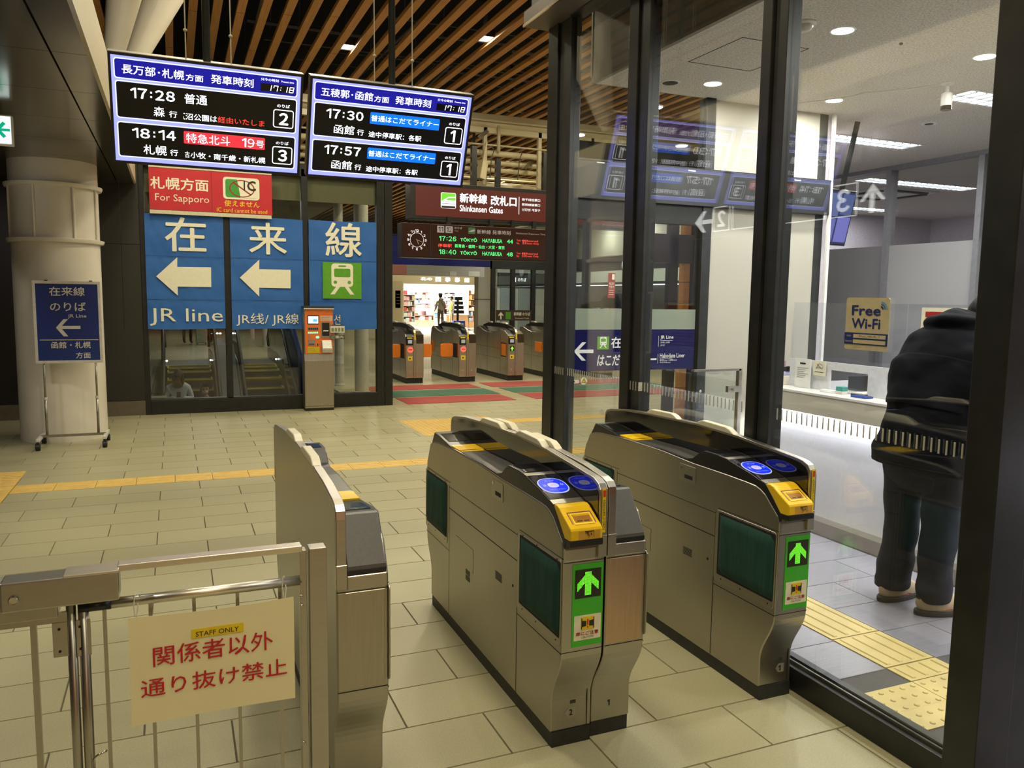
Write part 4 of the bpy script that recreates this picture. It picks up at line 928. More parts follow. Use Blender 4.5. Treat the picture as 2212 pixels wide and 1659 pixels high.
t = thing('ceiling_sensor', 'small round vented sensor behind the hanging camera', 'sensor', (5.576, 4.728, 3.02)); obj('rim', MB().lathe([(.055, -.004), (.06, 0)], n=20), white_p, t); obj('vents', MB().lathe([(.03, -.006), (.035, -.004)], n=12), mat('speaker_dark', S(60, 56, 48), .6), t)
t = thing('bullet_camera', 'white cylindrical camera with a black end hanging from the office ceiling', 'camera', (4.66, 3.83, 3.02)); obj('rose', MB().lathe([(.035, -.012), (.045, -.004), (.045, 0)], n=20), white_p, t); obj('stem', MB().lathe([(.011, -.07), (.011, -.01)], n=12), white_p, t); obj('barrel', MB().lathe([(.024, -.15), (.034, -.145), (.034, -.07), (.02, -.06)], n=20), white_p, t, smooth=True); obj('lens_end', MB().lathe([(.030, -.172), (.0335, -.168), (.0335, -.145)], n=20), blackgl, t)
obj('cable', MB().tube([(0, 0, -.006), (-.16, .22, -.012), (-.3, .42, -.006), (-.34, .46, -.02), (-.5, .85, -.006)], .004, 6), white_p, t)
flm = emis('fluorescent_face', (.93, .96, 1), 3.2); lvr = mat('louvre', S(205, 210, 215), .25, .6)
def fluor(lab, x0, x1, y0, y1, z=3.02, p=26):
    t = thing('fluorescent_light', lab, 'ceiling light', ((x0+x1)/2, (y0+y1)/2, z), group='louvred lights in the office ceiling'); w_, d_ = (x1-x0)/2, (y1-y0)/2
    fr = MB()
    for a in ((-w_-.02, w_+.02, -d_-.02, -d_), (-w_-.02, w_+.02, d_, d_+.02), (-w_-.02, -w_, -d_, d_), (w_, w_+.02, -d_, d_)): fr.box(*a, -.006, .0)
    obj('frame', fr, white_p, t); bx('tube_bay', t, flm, -w_, w_, -d_, d_, -.0035, -.0015)
    lv = MB(); n = int((x1-x0)/.09)
    for i in range(n): lv.box(-w_+(i+.5)*(2*w_/n)-.006, -w_+(i+.5)*(2*w_/n)+.006, -d_, d_, -.012, -.004)
    lv.box(-w_, w_, -.004, .004, -.012, -.004); obj('louvre', lv, lvr, t)
    area('office_tube_lamp', ((x0+x1)/2, (y0+y1)/2, z-.03), (x1-x0)*.9, p, COOL, (y1-y0)*.8)
fluor('louvred office light behind the hanging camera', 4.95, 6.3, 3.88, 4.12); fluor('louvred office light above the partition corner', 4.85, 6.25, 5.36, 5.58)
fluor('louvred light far inside, behind the upward reflection', 7.4, 9.2, 7.0, 7.25, p=30); fluor('louvred light farthest inside the back office', 8.7, 10.3, 9.2, 9.45, p=30); fluor('louvred light at the right of the back office', 8.6, 10.4, 5.4, 5.65, p=30)
for i in range(2): area('office_tube_lamp', (5.6, 2.2-1.5*i, 2.99), 1.2, 26, COOL, .2)
# air conditioner cassette beyond the partition
ac = thing('air_conditioner', 'ceiling cassette air conditioner with dark slots in the back office', 'air conditioner', (8.6, 7.9, 3.02)); bx('panel', ac, white_p, -.45, .45, -.45, .45, -.02, 0)
for a in ((-.3, .3, -.42, -.34), (-.3, .3, .34, .42), (-.42, -.34, -.3, .3), (.34, .42, -.3, .3)): bx('air_slot', ac, mat('speaker_dark', S(60, 56, 48), .6), *a, -.035, -.02)

# ---- walls inside the office
wht = mat('office_white_wall', S(176, 172, 158), .6, noise=.03, nscale=2)
ws = struct('wall_office', 'white office wall beside the sliding door'); bx('white_wall', ws, wht, 3.585, 4.574, 4.85, 4.90, 0, 3.02); bx('dark_reveal', ws, frame_gry, 4.574, 4.655, 4.85, 4.90, 0, 3.02)
bx('back_wall', ws, mat('office_lilac_wall', S(196, 188, 194), .7), 8.4, 12, 10, 10.05, 0, 3.02); bx('side_wall', ws, mat('office_lilac_wall', S(196, 188, 194), .7), 12, 12.05, .5, 10, 0, 3.02); bx('near_wall', ws, mat('office_lilac_wall', S(196, 188, 194), .7), 4.8, 12, .45, .5, 0, 3.02)
obj('partition_side', MB().prism([(4.66, 4.9), (4.74, 4.9), (8.48, 10), (8.40, 10)], 0, 3.02, 'z'), mat('office_lilac_wall', S(196, 188, 194), .7), ws)
pt = struct('wall_partition', 'glazed partition with frosted lower panels deep in the office')
greyf = mat('frosted_grey_panel', S(176, 174, 170), .5, noise=.04, nscale=.8); pst = mat('partition_post', S(150, 150, 152), .4, .3)
bx('frosted_panel', pt, greyf, 7.0, 7.02, .5, 6.33, 0, 2.20); bx('frosted_panel', pt, mat('frosted_grey_dark', S(140, 138, 136), .5, noise=.04, nscale=.8), 7.0, 7.02, 6.38, 10, 0, 2.20)
for y in (6.35, 5.30, 4.25, 3.2, 2.1): bx('post', pt, pst, 6.96, 7.06, y-.03, y+.03, 0, 3.0)
bx('head_rail', pt, pst, 6.94, 7.06, .5, 10, 2.98, 3.02); bx('clear_pane', pt, glassmat('thin_clear_glass', .04, (.97, .97, .97)), 7.005, 7.012, .5, 10, 2.20, 2.98)
bx('window_post', ws, white_p, 4.655, 4.68, 4.79, 4.815, .975, 3.02, bevel=.002)
# ---- sliding door unit at the far end
do = struct('door_1', 'automatic glass door with a blue direction film at the end of the vestibule', (0, 4.84, 0))
bx('door_post', do, frame_gry, 2.40, 2.462, -.03, .06, 0, 2.26, bevel=.002); bx('door_post', do, frame_gry, 3.505, 3.582, -.03, .06, 0, 3.02, bevel=.002)
bx('header', do, frame_gry, 2.40, 4.66, -.05, .05, 2.262, 2.51, bevel=.003); bx('header_top', do, frame_blk, 2.40, 4.66, -.052, .052, 2.51, 2.522); bx('header_band', do, frame_blk, 2.40, 3.505, -.02, .04, 2.13, 2.262)
for x in (2.62, 3.35, 4.3): bx('header_clip', do, white_p, x, x+.06, -.053, -.05, 2.497, 2.505)
bx('transom_pane', do, glassmat('door_glass', .05, (.95, .96, .95)), 2.40, 3.505, .0, .008, 2.522, 3.02); bx('door_leaf', do, glassmat('door_glass', .05, (.95, .96, .95)), 2.462, 3.505, .0, .008, .03, 2.13)
bx('leaf_bottom', do, frame_blk, 2.462, 3.505, -.01, .03, 0, .06)
bx('notice', do, mat('label_cream', S(222, 216, 190), .5), 2.42, 2.455, -.032, -.03, 2.08+.10, 2.20+.03)
for i in range(3): bx('notice_print', do, darkgap, 2.424, 2.450, -.033, -.032, 2.20-.012*i, 2.204-.012*i)
fr_ = glassmat('frosted_band', .03, (.9, .93, .92), .55, S(190, 202, 190)); bf = glassmat('blue_film', .04, (.5, .5, .7), .86, S(44, 46, 112))
bx('frosted_band', do, fr_, 2.462, 3.49, -.004, -.002, 1.387, 1.530); 
film = bx('blue_direction_film', do, bf, 2.462, 3.49, -.005, -.003, 1.10, 1.386)
fl_w = mat('film_white', S(226, 226, 222), .5, emit=.1)
flat('arrow', film, fl_w, [[(2.503, 1.2385), (2.566, 1.30), (2.598, 1.30), (2.543, 1.249), (2.655, 1.249), (2.655, 1.225), (2.543, 1.225), (2.598, 1.174), (2.566, 1.174)]], -.007)
train_icon(film, 2.684, 2.776, 1.249, 1.339, -.007, mat('green_print', S(88, 158, 32), .6, noise=.06), fl_w)
txt(film, '在来線', (2.793, 3.065, 1.257, 1.335), -.007, fl_w, bold=.02); txt(film, 'はこだてライナー', (2.686, 3.169, 1.135, 1.211), -.007, fl_w, bold=.02, shear=.2)
txt(film, 'JR Line', (3.196, 3.306, 1.313, 1.343), -.007, fl_w, bold=.01); txt(film, 'Hakodate Liner', (3.196, 3.408, 1.183, 1.214), -.007, fl_w, bold=.01)
for z0, z1 in ((1.263, 1.341), (1.143, 1.212)): bx('rule_line', film, fl_w, 3.180, 3.182, -.007, -.006, z0, z1)
for z in (1.306, 1.177): bx('rule_line', film, fl_w, 3.196, 3.30, -.007, -.006, z, z+.002)
txt(film, 'JR线  JR線', (3.198, 3.275, 1.286, 1.30), -.007, fl_w); txt(film, 'JR선', (3.198, 3.232, 1.266, 1.280), -.007, fl_w); txt(film, '函馆Liner / 函館Liner', (3.197, 3.345, 1.160, 1.173), -.007, fl_w); txt(film, '하코다테Liner', (3.197, 3.29, 1.144, 1.156), -.007, fl_w)
rs_ = bx('red_notice', do, mat('red_notice_film', S(150, 40, 40), .5), 2.757, 2.812, -.006, -.004, 1.605, 1.775)
txt(rs_, '撮影', (2.763, 2.806, 1.695, 1.712), -.008, whit_c); txt(rs_, '作動中', (2.763, 2.806, 1.672, 1.690), -.008, whit_c); rr('camera_symbol', rs_, whit_c, 2.785, 2.806, 1.73, 1.768, .004, -.008, .001)
for k in range(3): bx('notice_print', rs_, whit_c, 2.765, 2.802, -.0075, -.006, 1.655-.014*k, 1.658-.014*k)
# stickers on the sliding door glass
s1 = rr('auto_door_sticker', do, mat('label_cream', S(222, 216, 190), .5), 2.47, 2.552, 1.018, 1.042, .011, -.006, .001); txt(s1, '自動', (2.478, 2.494, 1.024, 1.036), -.0075, darkgap, bold=.03); flat('door_arrow', s1, darkgap, [[(2.505, 1.03), (2.511, 1.038), (2.517, 1.03), (2.511, 1.022)]], -.0075)
s2 = obj('caution_sticker', MB().lathe([(.026, -.0075), (.026, -.006)], (2.586, 0, 1.033), 24, 'y'), mat('label_cream', S(222, 216, 190), .5), do); flat('triangle', s2, darkgap, [[(2.566, 1.022), (2.586, 1.054), (2.606, 1.022)]], -.009); flat('triangle_face', s2, yellowm, [[(2.570, 1.0245), (2.586, 1.050), (2.602, 1.0245)]], -.0098); bx('mark', s2, darkgap, 2.585, 2.587, -.0106, -.0098, 1.029, 1.041)
s3 = obj('no_photo_sticker', MB().lathe([(.019, 2.3362), (.019, 2.3375)], (0, 3.365, .985), 24, 'x'), mat('label_cream', S(222, 216, 190), .5), gw)
rg = MB()
for k in range(24):
    a, b = 2*PI*k/24, 2*PI*(k+1)/24; rg.prism([(3.365+.017*math.cos(a), .985+.017*math.sin(a)), (3.365+.017*math.cos(b), .985+.017*math.sin(b)), (3.365+.0145*math.cos(b), .985+.0145*math.sin(b)), (3.365+.0145*math.cos(a), .985+.0145*math.sin(a))], 2.3352, 2.3362, 'x')
rg.prism([(3.354, .996), (3.356, .998), (3.377, .974), (3.375, .972)], 2.3352, 2.3362, 'x'); obj('ring_print', rg, mat('dark_red_print', S(160, 30, 30), .5), s3)
# free wi-fi sticker on the glass, facing the concourse
wfx = 2.3345
wi = thing('wifi_sticker', 'cream sticker on the office glass reading Free Wi-Fi', 'sticker', (wfx, 2.19, 0), rz=-PI/2)
crm = mat('sticker_cream', S(196, 184, 146), .45); nvy = mat('sticker_navy', S(28, 46, 110), .5)
# local x runs toward the camera (world -y): x = 2.19 - y
rr('card', wi, crm, -.098, .100, 1.424, 1.617, .010, 0, .0025)
txt(wi, 'Free', (-.070, .063, 1.551, 1.589), -.0006, nvy, bold=.022); txt(wi, 'Wi-Fi', (-.068, .064, 1.503, 1.541), -.0006, nvy, bold=.022)
bx('blue_band', wi, nvy, -.098, .100, -.0012, 0, 1.444, 1.487); bx('field', wi, crm, -.055, .092, -.0022, -.0012, 1.468, 1.482); bx('field', wi, crm, -.055, .092, -.0022, -.0012, 1.448, 1.462)
txt(wi, '.Free_Wi-Fi_1', (-.03, .065, 1.471, 1.479), -.003, mat('grey_print', S(90, 84, 66), .6)); txt(wi, 'SSID', (-.085, -.065, 1.472, 1.478), -.003, crm); txt(wi, 'Password', (-.092, -.06, 1.452, 1.459), -.003, crm); txt(wi, 'Supported by', (-.05, -.012, 1.432, 1.437), -.003, mat('grey_print', S(90, 84, 66), .6))
for k, r_ in enumerate((.030, .021, .012)):
    am = MB(); 
    for q in range(10):
        a, b = math.radians(5+q*8), math.radians(5+(q+1)*8); c = (.062, 1.575)
        am.prism([(c[0]+r_*math.cos(a), c[1]+r_*math.sin(a)), (c[0]+r_*math.cos(b), c[1]+r_*math.sin(b)), (c[0]+(r_-.005)*math.cos(b), c[1]+(r_-.005)*math.sin(b)), (c[0]+(r_-.005)*math.cos(a), c[1]+(r_-.005)*math.sin(a))], -.0012, 0, 'y')
    obj('signal_arc', am, mat('sticker_blue%d' % k, [S(110, 160, 190), S(60, 120, 180), S(28, 46, 110)][k], .5), wi)

# ---- service counter
cw = mat('counter_white', S(200, 196, 182), .35, noise=.03, nscale=3); ctop = mat('counter_top', S(225, 224, 220), .2, noise=.03)
ct = thing('service_counter', 'long white ticket counter with a bright light strip under its edge', 'counter', (4.045, 0, 0))
bx('worktop', ct, ctop, 0, .95, .6, 4.84, .955, .972, bevel=.002); bx('fascia', ct, cw, .004, .06, .6, 4.84, .822, .955, bevel=.003)
bx('light_strip', ct, emis('led_strip_white', (.95, .97, 1), 5.0), .062, .085, .6, 4.84, .840, .846)
bx('front_panel', ct, mat('counter_panel', S(208, 208, 216), .5, noise=.03), .10, .14, .6, 4.84, .095, .955); bx('skirting', ct, steel_v, .0, .14, .6, 4.84, 0, .095)
bx('end_panel', ct, cw, .0, .95, 4.84, 4.848, 0, .97)
area('counter_strip_lamp', (4.045+.078, 2.72, .836), .022, 46, (.93, .95, 1.0), 4.2)
acr = glassmat('acrylic', .05, (.93, .94, .97)); wp = mat('white_counter_panel', S(214, 214, 216), .4)
sp = thing('counter_screen', 'white upstand with a pass-through window on the counter', 'screen', (4.25, 0, .972))
for a in ((4.278, 4.68, 0, .205), (3.1, 3.944, 0, .205), (3.944, 4.278, 0, .012), (3.944, 4.278, .150, .205)): bx('upstand', sp, wp, 0, .012, a[0], a[1], a[2], a[3])
ap = thing('acrylic_screen', 'clear acrylic sneeze guard standing on the counter', 'screen', (4.40, 0, .972)); bx('acrylic_sheet', ap, acr, 0, .006, 3.80, 4.83, 0, .62); bx('acrylic_sheet', ap, acr, 0, .006, 2.2, 3.79, 0, .62)
for y in (4.7, 3.9, 3.3): bx('foot', ap, acr, -.06, .07, y, y+.02, 0, .02)
n1 = thing('notice_stand', 'white upright notice with black heading left on the counter', 'notice', (4.22, 4.51, .972)); bx('board', n1, white_p, -.004, 0, -.078, .078, 0, .213)
n1p = MB()
for k in range(6): n1p.box(-.0055, -.004, -.055+.02*(k % 3), .055, .145-.014*k, .147-.014*k)
obj('print_lines', n1p, mat('grey_print', S(90, 84, 66), .6), n1); bx('heading', n1, darkgap, -.0055, -.004, -.028, .028, .172, .184)
n2 = thing('notice_card', 'small cream card with a drawn hand next to the upright notice', 'notice', (4.235, 4.365, .972)); bx('card', n2, mat('label_cream', S(222, 216, 190), .5), -.004, 0, -.060, .058, .10, .205)
m2 = MB(); m2.tube([(-.006, -.03, .15), (-.006, -.005, .165), (-.006, .02, .185)], .0012, 5); m2.tube([(-.006, .03, .15), (-.006, .0, .19), (-.006, -.03, .18), (-.006, -.035, .16), (-.006, .03, .155)], .001, 5); obj('drawing', m2, darkgap, n2); bx('text_line', n2, darkgap, -.0055, -.004, -.04, .04, .125, .129)
pr = thing('receipt_printer', 'cream receipt printer with a lilac top on the counter at the left', 'printer', (4.28, 4.70, .972)); bx('body', pr, mat('cream_case', S(214, 206, 184), .5), -.08, .08, -.0, .13, 0, .07, bevel=.006); bx('top', pr, mat('lilac_case', S(176, 176, 214), .4), -.075, .075, .005, .125, .07, .10, bevel=.008); bx('key_block', pr, blackpl, -.082, -.08, .01, .03, .05, .062)
cr_ = thing('card_terminal', 'dark card terminal tilted on top of the printer', 'terminal', (4.28, 4.75, 1.073)); obj('case', MB().prism([(-.05, 0), (.05, 0), (.05, .012), (-.05, .04)], -.04, .05, 'x'), blackpl, cr_, bevel=.003); bx('label', cr_, mat('pink_card', S(150, 120, 130), .5), -.01, .04, .055, .058, .0, .07)
lm = thing('black_desk_phone', 'black desk machine with a paper slip behind the pass-through window', 'machine', (4.58, 4.12, .972)); obj('case', MB().prism([(-.14, 0), (.18, 0), (.18, .10), (.02, .115), (-.10, .055)], -.14, .16, 'x'), blackpl, lm, bevel=.008); bx('paper', lm, white_p, -.06, .06, -.02, .09, .112, .114)
st_ = thing('teal_stapler_box', 'small teal and white box in the pass-through window', 'box', (4.20, 4.12, .972)); bx('lower_half', st_, mat('pinkish_white', S(220, 206, 200), .5), -.02, .03, -.03, .03, 0, .02, bevel=.003); bx('upper_half', st_, mat('teal_plastic', S(60, 150, 140), .4), -.02, .03, -.03, .03, .02, .05, bevel=.003)
pa = thing('paper_stack', 'white paper slips lying on the counter before the teal box', 'paper', (4.185, 4.22, .973)); bx('sheet', pa, white_p, -.03, .03, -.06, .05, 0, .008); bx('sheet', pa, white_p, -.02, .035, -.05, .06, .008, .014)
dc = thing('document_tray', 'cream document pad lying right of the teal box', 'tray', (4.285, 3.99, .973)); bx('pad', dc, mat('label_cream', S(222, 216, 190), .5), -.07, .10, -.05, .05, .012, .02); bx('base', dc, blackpl, -.075, .105, -.055, .055, 0, .012)
bl = thing('blue_money_tray', 'blue coin tray edge on the counter in front of the man', 'tray', (4.16, 3.90, .973)); bx('tray', bl, mat('blue_tray', S(40, 70, 150), .4), -.03, .05, -.05, .07, 0, .012, bevel=.004); bx('tray_well', bl, mat('blue_tray_in', S(30, 54, 130), .4), -.02, .04, -.04, .06, .012, .0135)
po = thing('tariff_poster', 'cream poster with red headings behind the man', 'poster', (4.37, 3.36, .972)); bx('stand_foot', po, acr, -.05, .005, -.1, .1, 0, .01); bx('sheet', po, mat('sticker_paper', S(226, 216, 190), .5), -.004, 0, -.24, .30, .01, .60)
for z, hh, m_ in ((.54, .035, 'dark_red_print'), (.46, .02, 'dark_red_print'), (.40, .015, 'yellow_strip')): bx('poster_band', po, MATS[m_], -.006, -.004, -.2, .27, z, z+hh)
pp = MB()
for k in range(9): pp.box(-.006, -.004, -.15, .26-.02*(k % 3), .37-.028*k, .378-.028*k)
obj('poster_lines', pp, mat('red_notice_film', S(150, 40, 40), .5), po)
# wall monitor
mo = thing('timetable_monitor', 'dark hanging monitor with blue pictures behind the partition post', 'monitor', (4.93, 4.98, 2.27), rot=(math.radians(12), 0, math.radians(8))); bx('case', mo, blackpl, -.17, .17, 0, .03, -.22, .22, bevel=.004); bx('screen', mo, emis('monitor_navy', (.02, .03, .10), 1.0), -.16, .16, -.002, 0, -.205, .205)
for k, (a, b, c, d) in enumerate(((-.15, -.01, .01, .19), (.01, .15, .03, .19), (-.15, -.02, -.19, -.01), (.0, .15, -.19, .01))): bx('picture', mo, emis('monitor_blue%d' % k, [(.10, .13, .3), (.07, .10, .25), (.12, .14, .42), (.16, .16, .5)][k], 1.0), a, b, -.004, -.002, c, d)
bx('hanger', mo, frame_blk, -.02, .02, .01, .03, .22, .74)
# glass hand gate inside
hg = thing('glass_hand_gate', 'low frameless glass gate with steel top rail inside the vestibule', 'gate', (0, 4.2, 0)); bx('glass_leaf', hg, glassmat('hand_gate_glass', .06, (.9, .93, .92)), 3.04, 3.37, 0, .008, .12, 1.145); bx('top_rail', hg, steel, 3.03, 3.40, -.012, .02, 1.145, 1.158); bx('post', hg, steel, 3.385, 3.41, -.012, .02, 0, 1.157); bx('latch_plate', hg, steel, 3.30, 3.385, -.014, .012, 1.005, 1.045); obj('latch_knob', MB().lathe([(.009, -.026), (.009, -.014)], (3.335, 0, 1.025), 14, 'y'), chrome, hg)
obj('latch_knob', MB().lathe([(.009, -.012), (.009, 0)], (3.085, 0, 1.02), 14, 'y'), chrome, hg); bx('hinge_foot', hg, steel, 3.06, 3.10, -.01, .02, 0, .12)

# lit direction sign along the left side of the concourse; it shows only mirrored in the office glass
ms = thing('platform_sign', 'lit platform number sign, seen mirrored in the office glass', 'sign', (-1.84, 0, 0), rz=PI/2)
bx('case', ms, blackpl, 5.8, 9.3, .0, .10, 2.42, 2.90, bevel=.01); wms = emis('sign_white_strong', (1, 1, .95), 3.0)
def outline_box(u0, u1, v0, v1):
    mb = MB(); w_ = .012
    for a in ((u0, u1, v0, v0+w_), (u0, u1, v1-w_, v1), (u0, u0+w_, v0+w_, v1-w_), (u1-w_, u1, v0+w_, v1-w_)): mb.box(a[0], a[1], -.004, -.001, a[2], a[3])
    obj('number_frame', mb, wms, ms)
outline_box(6.335, 6.703, 2.486, 2.83); outline_box(8.39, 8.724, 2.486, 2.80); outline_box(6.76, 8.34, 2.486, 2.80)
txt(ms, chr(0xFF13), (6.43, 6.61, 2.54, 2.78), -.003, wms, name='numeral', bold=.03); txt(ms, chr(0xFF12), (8.48, 8.64, 2.54, 2.75), -.003, wms, name='numeral', bold=.03)
flat('arrow', ms, wms, [[(6.11, 2.50), (6.11, 2.70), (6.02, 2.62), (5.97, 2.62), (6.14, 2.79), (6.30, 2.62), (6.25, 2.62), (6.17, 2.70), (6.17, 2.50)]], -.004)
flat('arrow', ms, wms, [[(8.75, 2.60), (8.97, 2.60), (8.88, 2.49), (8.95, 2.49), (9.12, 2.63), (8.95, 2.77), (8.88, 2.77), (8.97, 2.655), (8.75, 2.655)]], -.004); flat('arrow', ms, wms, [[(6.83, 2.58), (6.90, 2.64), (6.83, 2.70), (6.88, 2.70), (7.0, 2.64), (6.88, 2.58)]], -.004)
bx('hanger', ms, blackpl, 6.5, 6.54, .04, .07, 2.90, 2.95); bx('hanger', ms, blackpl, 8.5, 8.54, .04, .07, 2.90, 2.95)

# ================================================================== FAR TICKET GATES
fst = mat('far_gate_steel', (.60, .55, .46), .28, 1, noise=.06, nscale=5, stretch=(8, 1, 1))
orf = mat('orange_flap', S(222, 122, 28), .45, noise=.05)
FW = .34
def far_gate(lab):
    t = thing('far_ticket_gate', lab, 'ticket gate', (0, 0, 0), group='row of ticket gates at the far entrance')
    pf = [(0, .10), (0, .80), (.02, .86), (.06, .90), (.20, .955), (.42, .99), (.50, .985), (.62, .93), (.75, .90), (1.15, .90), (1.35, .93), (1.55, .985), (1.68, .99), (1.76, .95), (1.80, .80), (1.80, .10)]
    obj('casing', MB().prism(pf, 0, FW, 'x'), fst, t, bevel=.012, seg=3); bx('plinth', t, plinthm, .01, FW-.01, .03, 1.76, 0, .10)
    dp_ = [(.03, .87), (.05, .90), (.20, .962), (.42, .998), (.50, .992), (.62, .938), (.75, .908), (1.15, .908), (1.35, .938), (1.55, .992), (1.68, .998), (1.76, .955), (1.76, .90)]
    obj('black_deck', MB().prism(dp_, .012, .15, 'x'), blackpl, t, bevel=.003)
    rp = [(-.012, .74), (-.012, .93), (.02, .985), (.10, 1.02), (.45, 1.075), (.9, 1.09), (1.4, 1.075), (1.7, 1.02), (1.80, .95), (1.81, .8)]
    obj('black_canopy_rail', MB().prism([(.16, 1.0)]+rp[3:-2]+[(1.66, 1.0)], .125, .19, 'x'), blackpl, t, bevel=.004)
    obj('divider', MB().prism(rp+[(1.6, .85), (.2, .85)], .145, .185, 'x'), fst, t, bevel=.004)
    bx('front_head', t, blackpl, .006, .140, -.008, .03, .70, .86, bevel=.01); bx('card_reader', t, emis('far_reader', (.35, .36, .33), .9), .04, .115, -.012, -.008, .735, .80); bx('ticket_mouth', t, yelp, .02, .12, -.014, -.006, .822, .845, bevel=.004)
    bx('front_pillar', t, fst, .15, .185, -.014, .0, .10, .80); bx('yellow_strip', t, yelp, .155, .18, -.016, -.013, .80, .93); bx('exit_head', t, mat('dark_bronze', S(70, 58, 42), .35, .4), .195, FW-.004, -.006, .12, .73, .90, bevel=.012)
    bx('flap_pocket', t, darkgap, -.002, .002, .09, .36, .45, .72); bx('caution_tag', t, yelp, .04, .125, -.003, .0, .42, .50, bevel=.001)
    flat('tag_print', t, darkgap, [[(.065, .44), (.065, .48), (.10, .46)]], -.0045)
    jt = MB(); 
    for z in (.60, .40): jt.box(-.001, .001, .38, 1.78, z, z+.004)
    for y in (.38, 1.1): jt.box(-.001, .001, y, y+.004, .1, .9)
    for x in (.148, .19): jt.box(x, x+.003, -.0015, .001, .1, .7)
    obj('panel_joints', jt, darkgap, t, kind='stuff')
    for x in (.07, .25): obj('round_mark', MB().lathe([(.018, -.002), (.018, 0)], (x, 0, .22), 14, 'y'), mat('pale_mark', S(170, 165, 150), .5, .5), t)
    for y in (.45, 1.25): obj('sensor_cover', MB().prism([(y, 1.07), (y+.04, 1.10), (y+.22, 1.105), (y+.27, 1.08)], .14, .19, 'x'), hatcream, t, bevel=.004)
    return t
fg1 = far_gate('leftmost far ticket gate with the red no entry lamp, half behind the window frame'); fg1.location = (3.86, 14.08, 0)
fgs = [fg1]
for x, l in ((4.885, 'second far ticket gate from the left, red no entry lamp and orange flaps'), (5.875, 'third far ticket gate from the left, with a green arrow lamp'), (6.87, 'fourth far ticket gate, cut off by the glass wall post'), (7.87, 'fifth far ticket gate, behind the glass wall')):
    g = copy_tree(fg1); g.location = (x, 14.08, 0); g['label'] = l; fgs.append(g)
for i, g in enumerate(fgs):
    if i < 2 or i == 4:
        l_ = obj('stop_lamp', MB().lathe([(.055, -.006), (.055, 0)], (.085, 0, .62), 20, 'y'), emis('lamp_red', (1, .13, .08), 1.3), g); bx('lamp_bar', l_, mat('dark_red_print', S(160, 30, 30), .5), .05, .12, -.008, -.006, .612, .628)
    else:
        l_ = bx('arrow_lamp', g, ledblk, .04, .13, -.003, 0, .57, .67); flat('green_arrow', l_, emis('lamp_green', (.3, 1, .05), 1.4), [[(.075, .58), (.075, .615), (.05, .615), (.085, .66), (.12, .615), (.095, .615), (.095, .58)]], -.0045)
def flap(g, x0, x1, y, z0=.46, z1=.71, lab=None): return obj('orange_flap', MB().prism([(a, b) for a, b in rrect(x0, x1, z0, z1, .04)], y, y+.05, 'y'), orf, g, bevel=.008)
flap(fg1, -.25, -.03, .25); flap(fgs[1], -.28, -.03, .25); flap(fg1, FW+.02, FW+.24, .28); flap(fgs[1], FW+.02, FW+.24, 1.5); bx('orange_flap', fgs[2], orf, -.006, -.002, .10, .33, .47, .70, bevel=.002); flap(fgs[2], FW+.01, FW+.05, .3); bx('orange_flap', fgs[3], orf, -.02, -.002, .6, .9, .5, .7, bevel=.004); bx('orange_flap', fgs[1], orf, -.006, -.002, 1.55, 1.78, .47, .70, bevel=.002)
area('far_gate_light', (6.2, 12.6, 5.25), .5, 60, WARM)

# ================================================================== OVERHEAD SIGNS AT THE FAR ENTRANCE
bs = thing('gate_name_sign', 'lit brown overhead sign naming the Shinkansen gates in white with a green train symbol', 'sign', (0, 14.5, 0))
brn = emis('sign_brown', S(84, 30, 20), 1.0); bx('case', bs, frame_blk, 4.06, 8.9, 0, .35, 3.02, 3.70, bevel=.01); bx('sign_face', bs, brn, 4.16, 8.8, -.006, 0, 3.08, 3.627)
rr('symbol_outline', bs, white_e, 4.646, 4.944, 3.239, 3.529, .03, -.009, .002); rr('symbol_green', bs, emis('sign_green', (.16, .66, .03), 1.1), 4.656, 4.934, 3.36, 3.519, .02, -.012, .002); 
flat('train_symbol', bs, white_e, [[(4.67, 3.365), (4.68, 3.385), (4.76, 3.43), (4.80, 3.455), (4.93, 3.46), (4.93, 3.44), (4.80, 3.435), (4.74, 3.395), (4.93, 3.39), (4.93, 3.365)]], -.0135); bx('symbol_stripe', bs, darkgap, 4.66, 4.93, -.0115, -.009, 3.245, 3.285); bx('symbol_stripe', bs, mat('blue_line', S(50, 60, 130), .5), 4.66, 4.93, -.0115, -.009, 3.325, 3.332)
txt(bs, '新幹線', (5.017, 5.575, 3.36, 3.545), -.009, white_e, bold=.035); txt(bs, '改札口', (5.645, 6.187, 3.345, 3.535), -.009, white_e, bold=.035); txt(bs, 'Shinkansen Gates', (5.018, 5.90, 3.20, 3.32), -.009, white_e, bold=.02)
bx('rule_line', bs, white_e, 6.232, 6.242, -.009, -.007, 3.205, 3.54); txt(bs, '新干线检票口', (6.30, 6.688, 3.47, 3.522), -.009, white_e, bold=.01); txt(bs, '新幹線驗票口', (6.30, 6.688, 3.375, 3.427), -.009, white_e, bold=.01); txt(bs, '신칸센 개찰구', (6.303, 6.69, 3.278, 3.328), -.009, white_e, bold=.01)
for x in (5.30, 6.80): bx('hanger', bs, frame_blk, x, x+.10, .1, .2, 3.70, 4.45)
ls = thing('departure_board', 'dark overhead board with a round clock and green and red train lines', 'display', (0, 14.3, 0))
bx('case', ls, mat('board_case', S(24, 16, 12), .4), 3.84, 6.80, 0, .30, 2.30, 2.925, bevel=.008); bx('board_face', ls, mat('board_face', S(34, 18, 12), .25, emit=.25, ecol=S(60, 26, 12), noise=.2, nscale=1.2), 3.86, 6.78, -.004, 0, 2.32, 2.91); bx('clock_divider', ls, frame_blk, 4.375, 4.395, -.01, 0, 2.31, 2.92)
for x in (4.75, 5.6, 6.05, 6.5): bx('hanger', ls, frame_blk, x, x+.07, .1, .18, 2.925, 3.08)
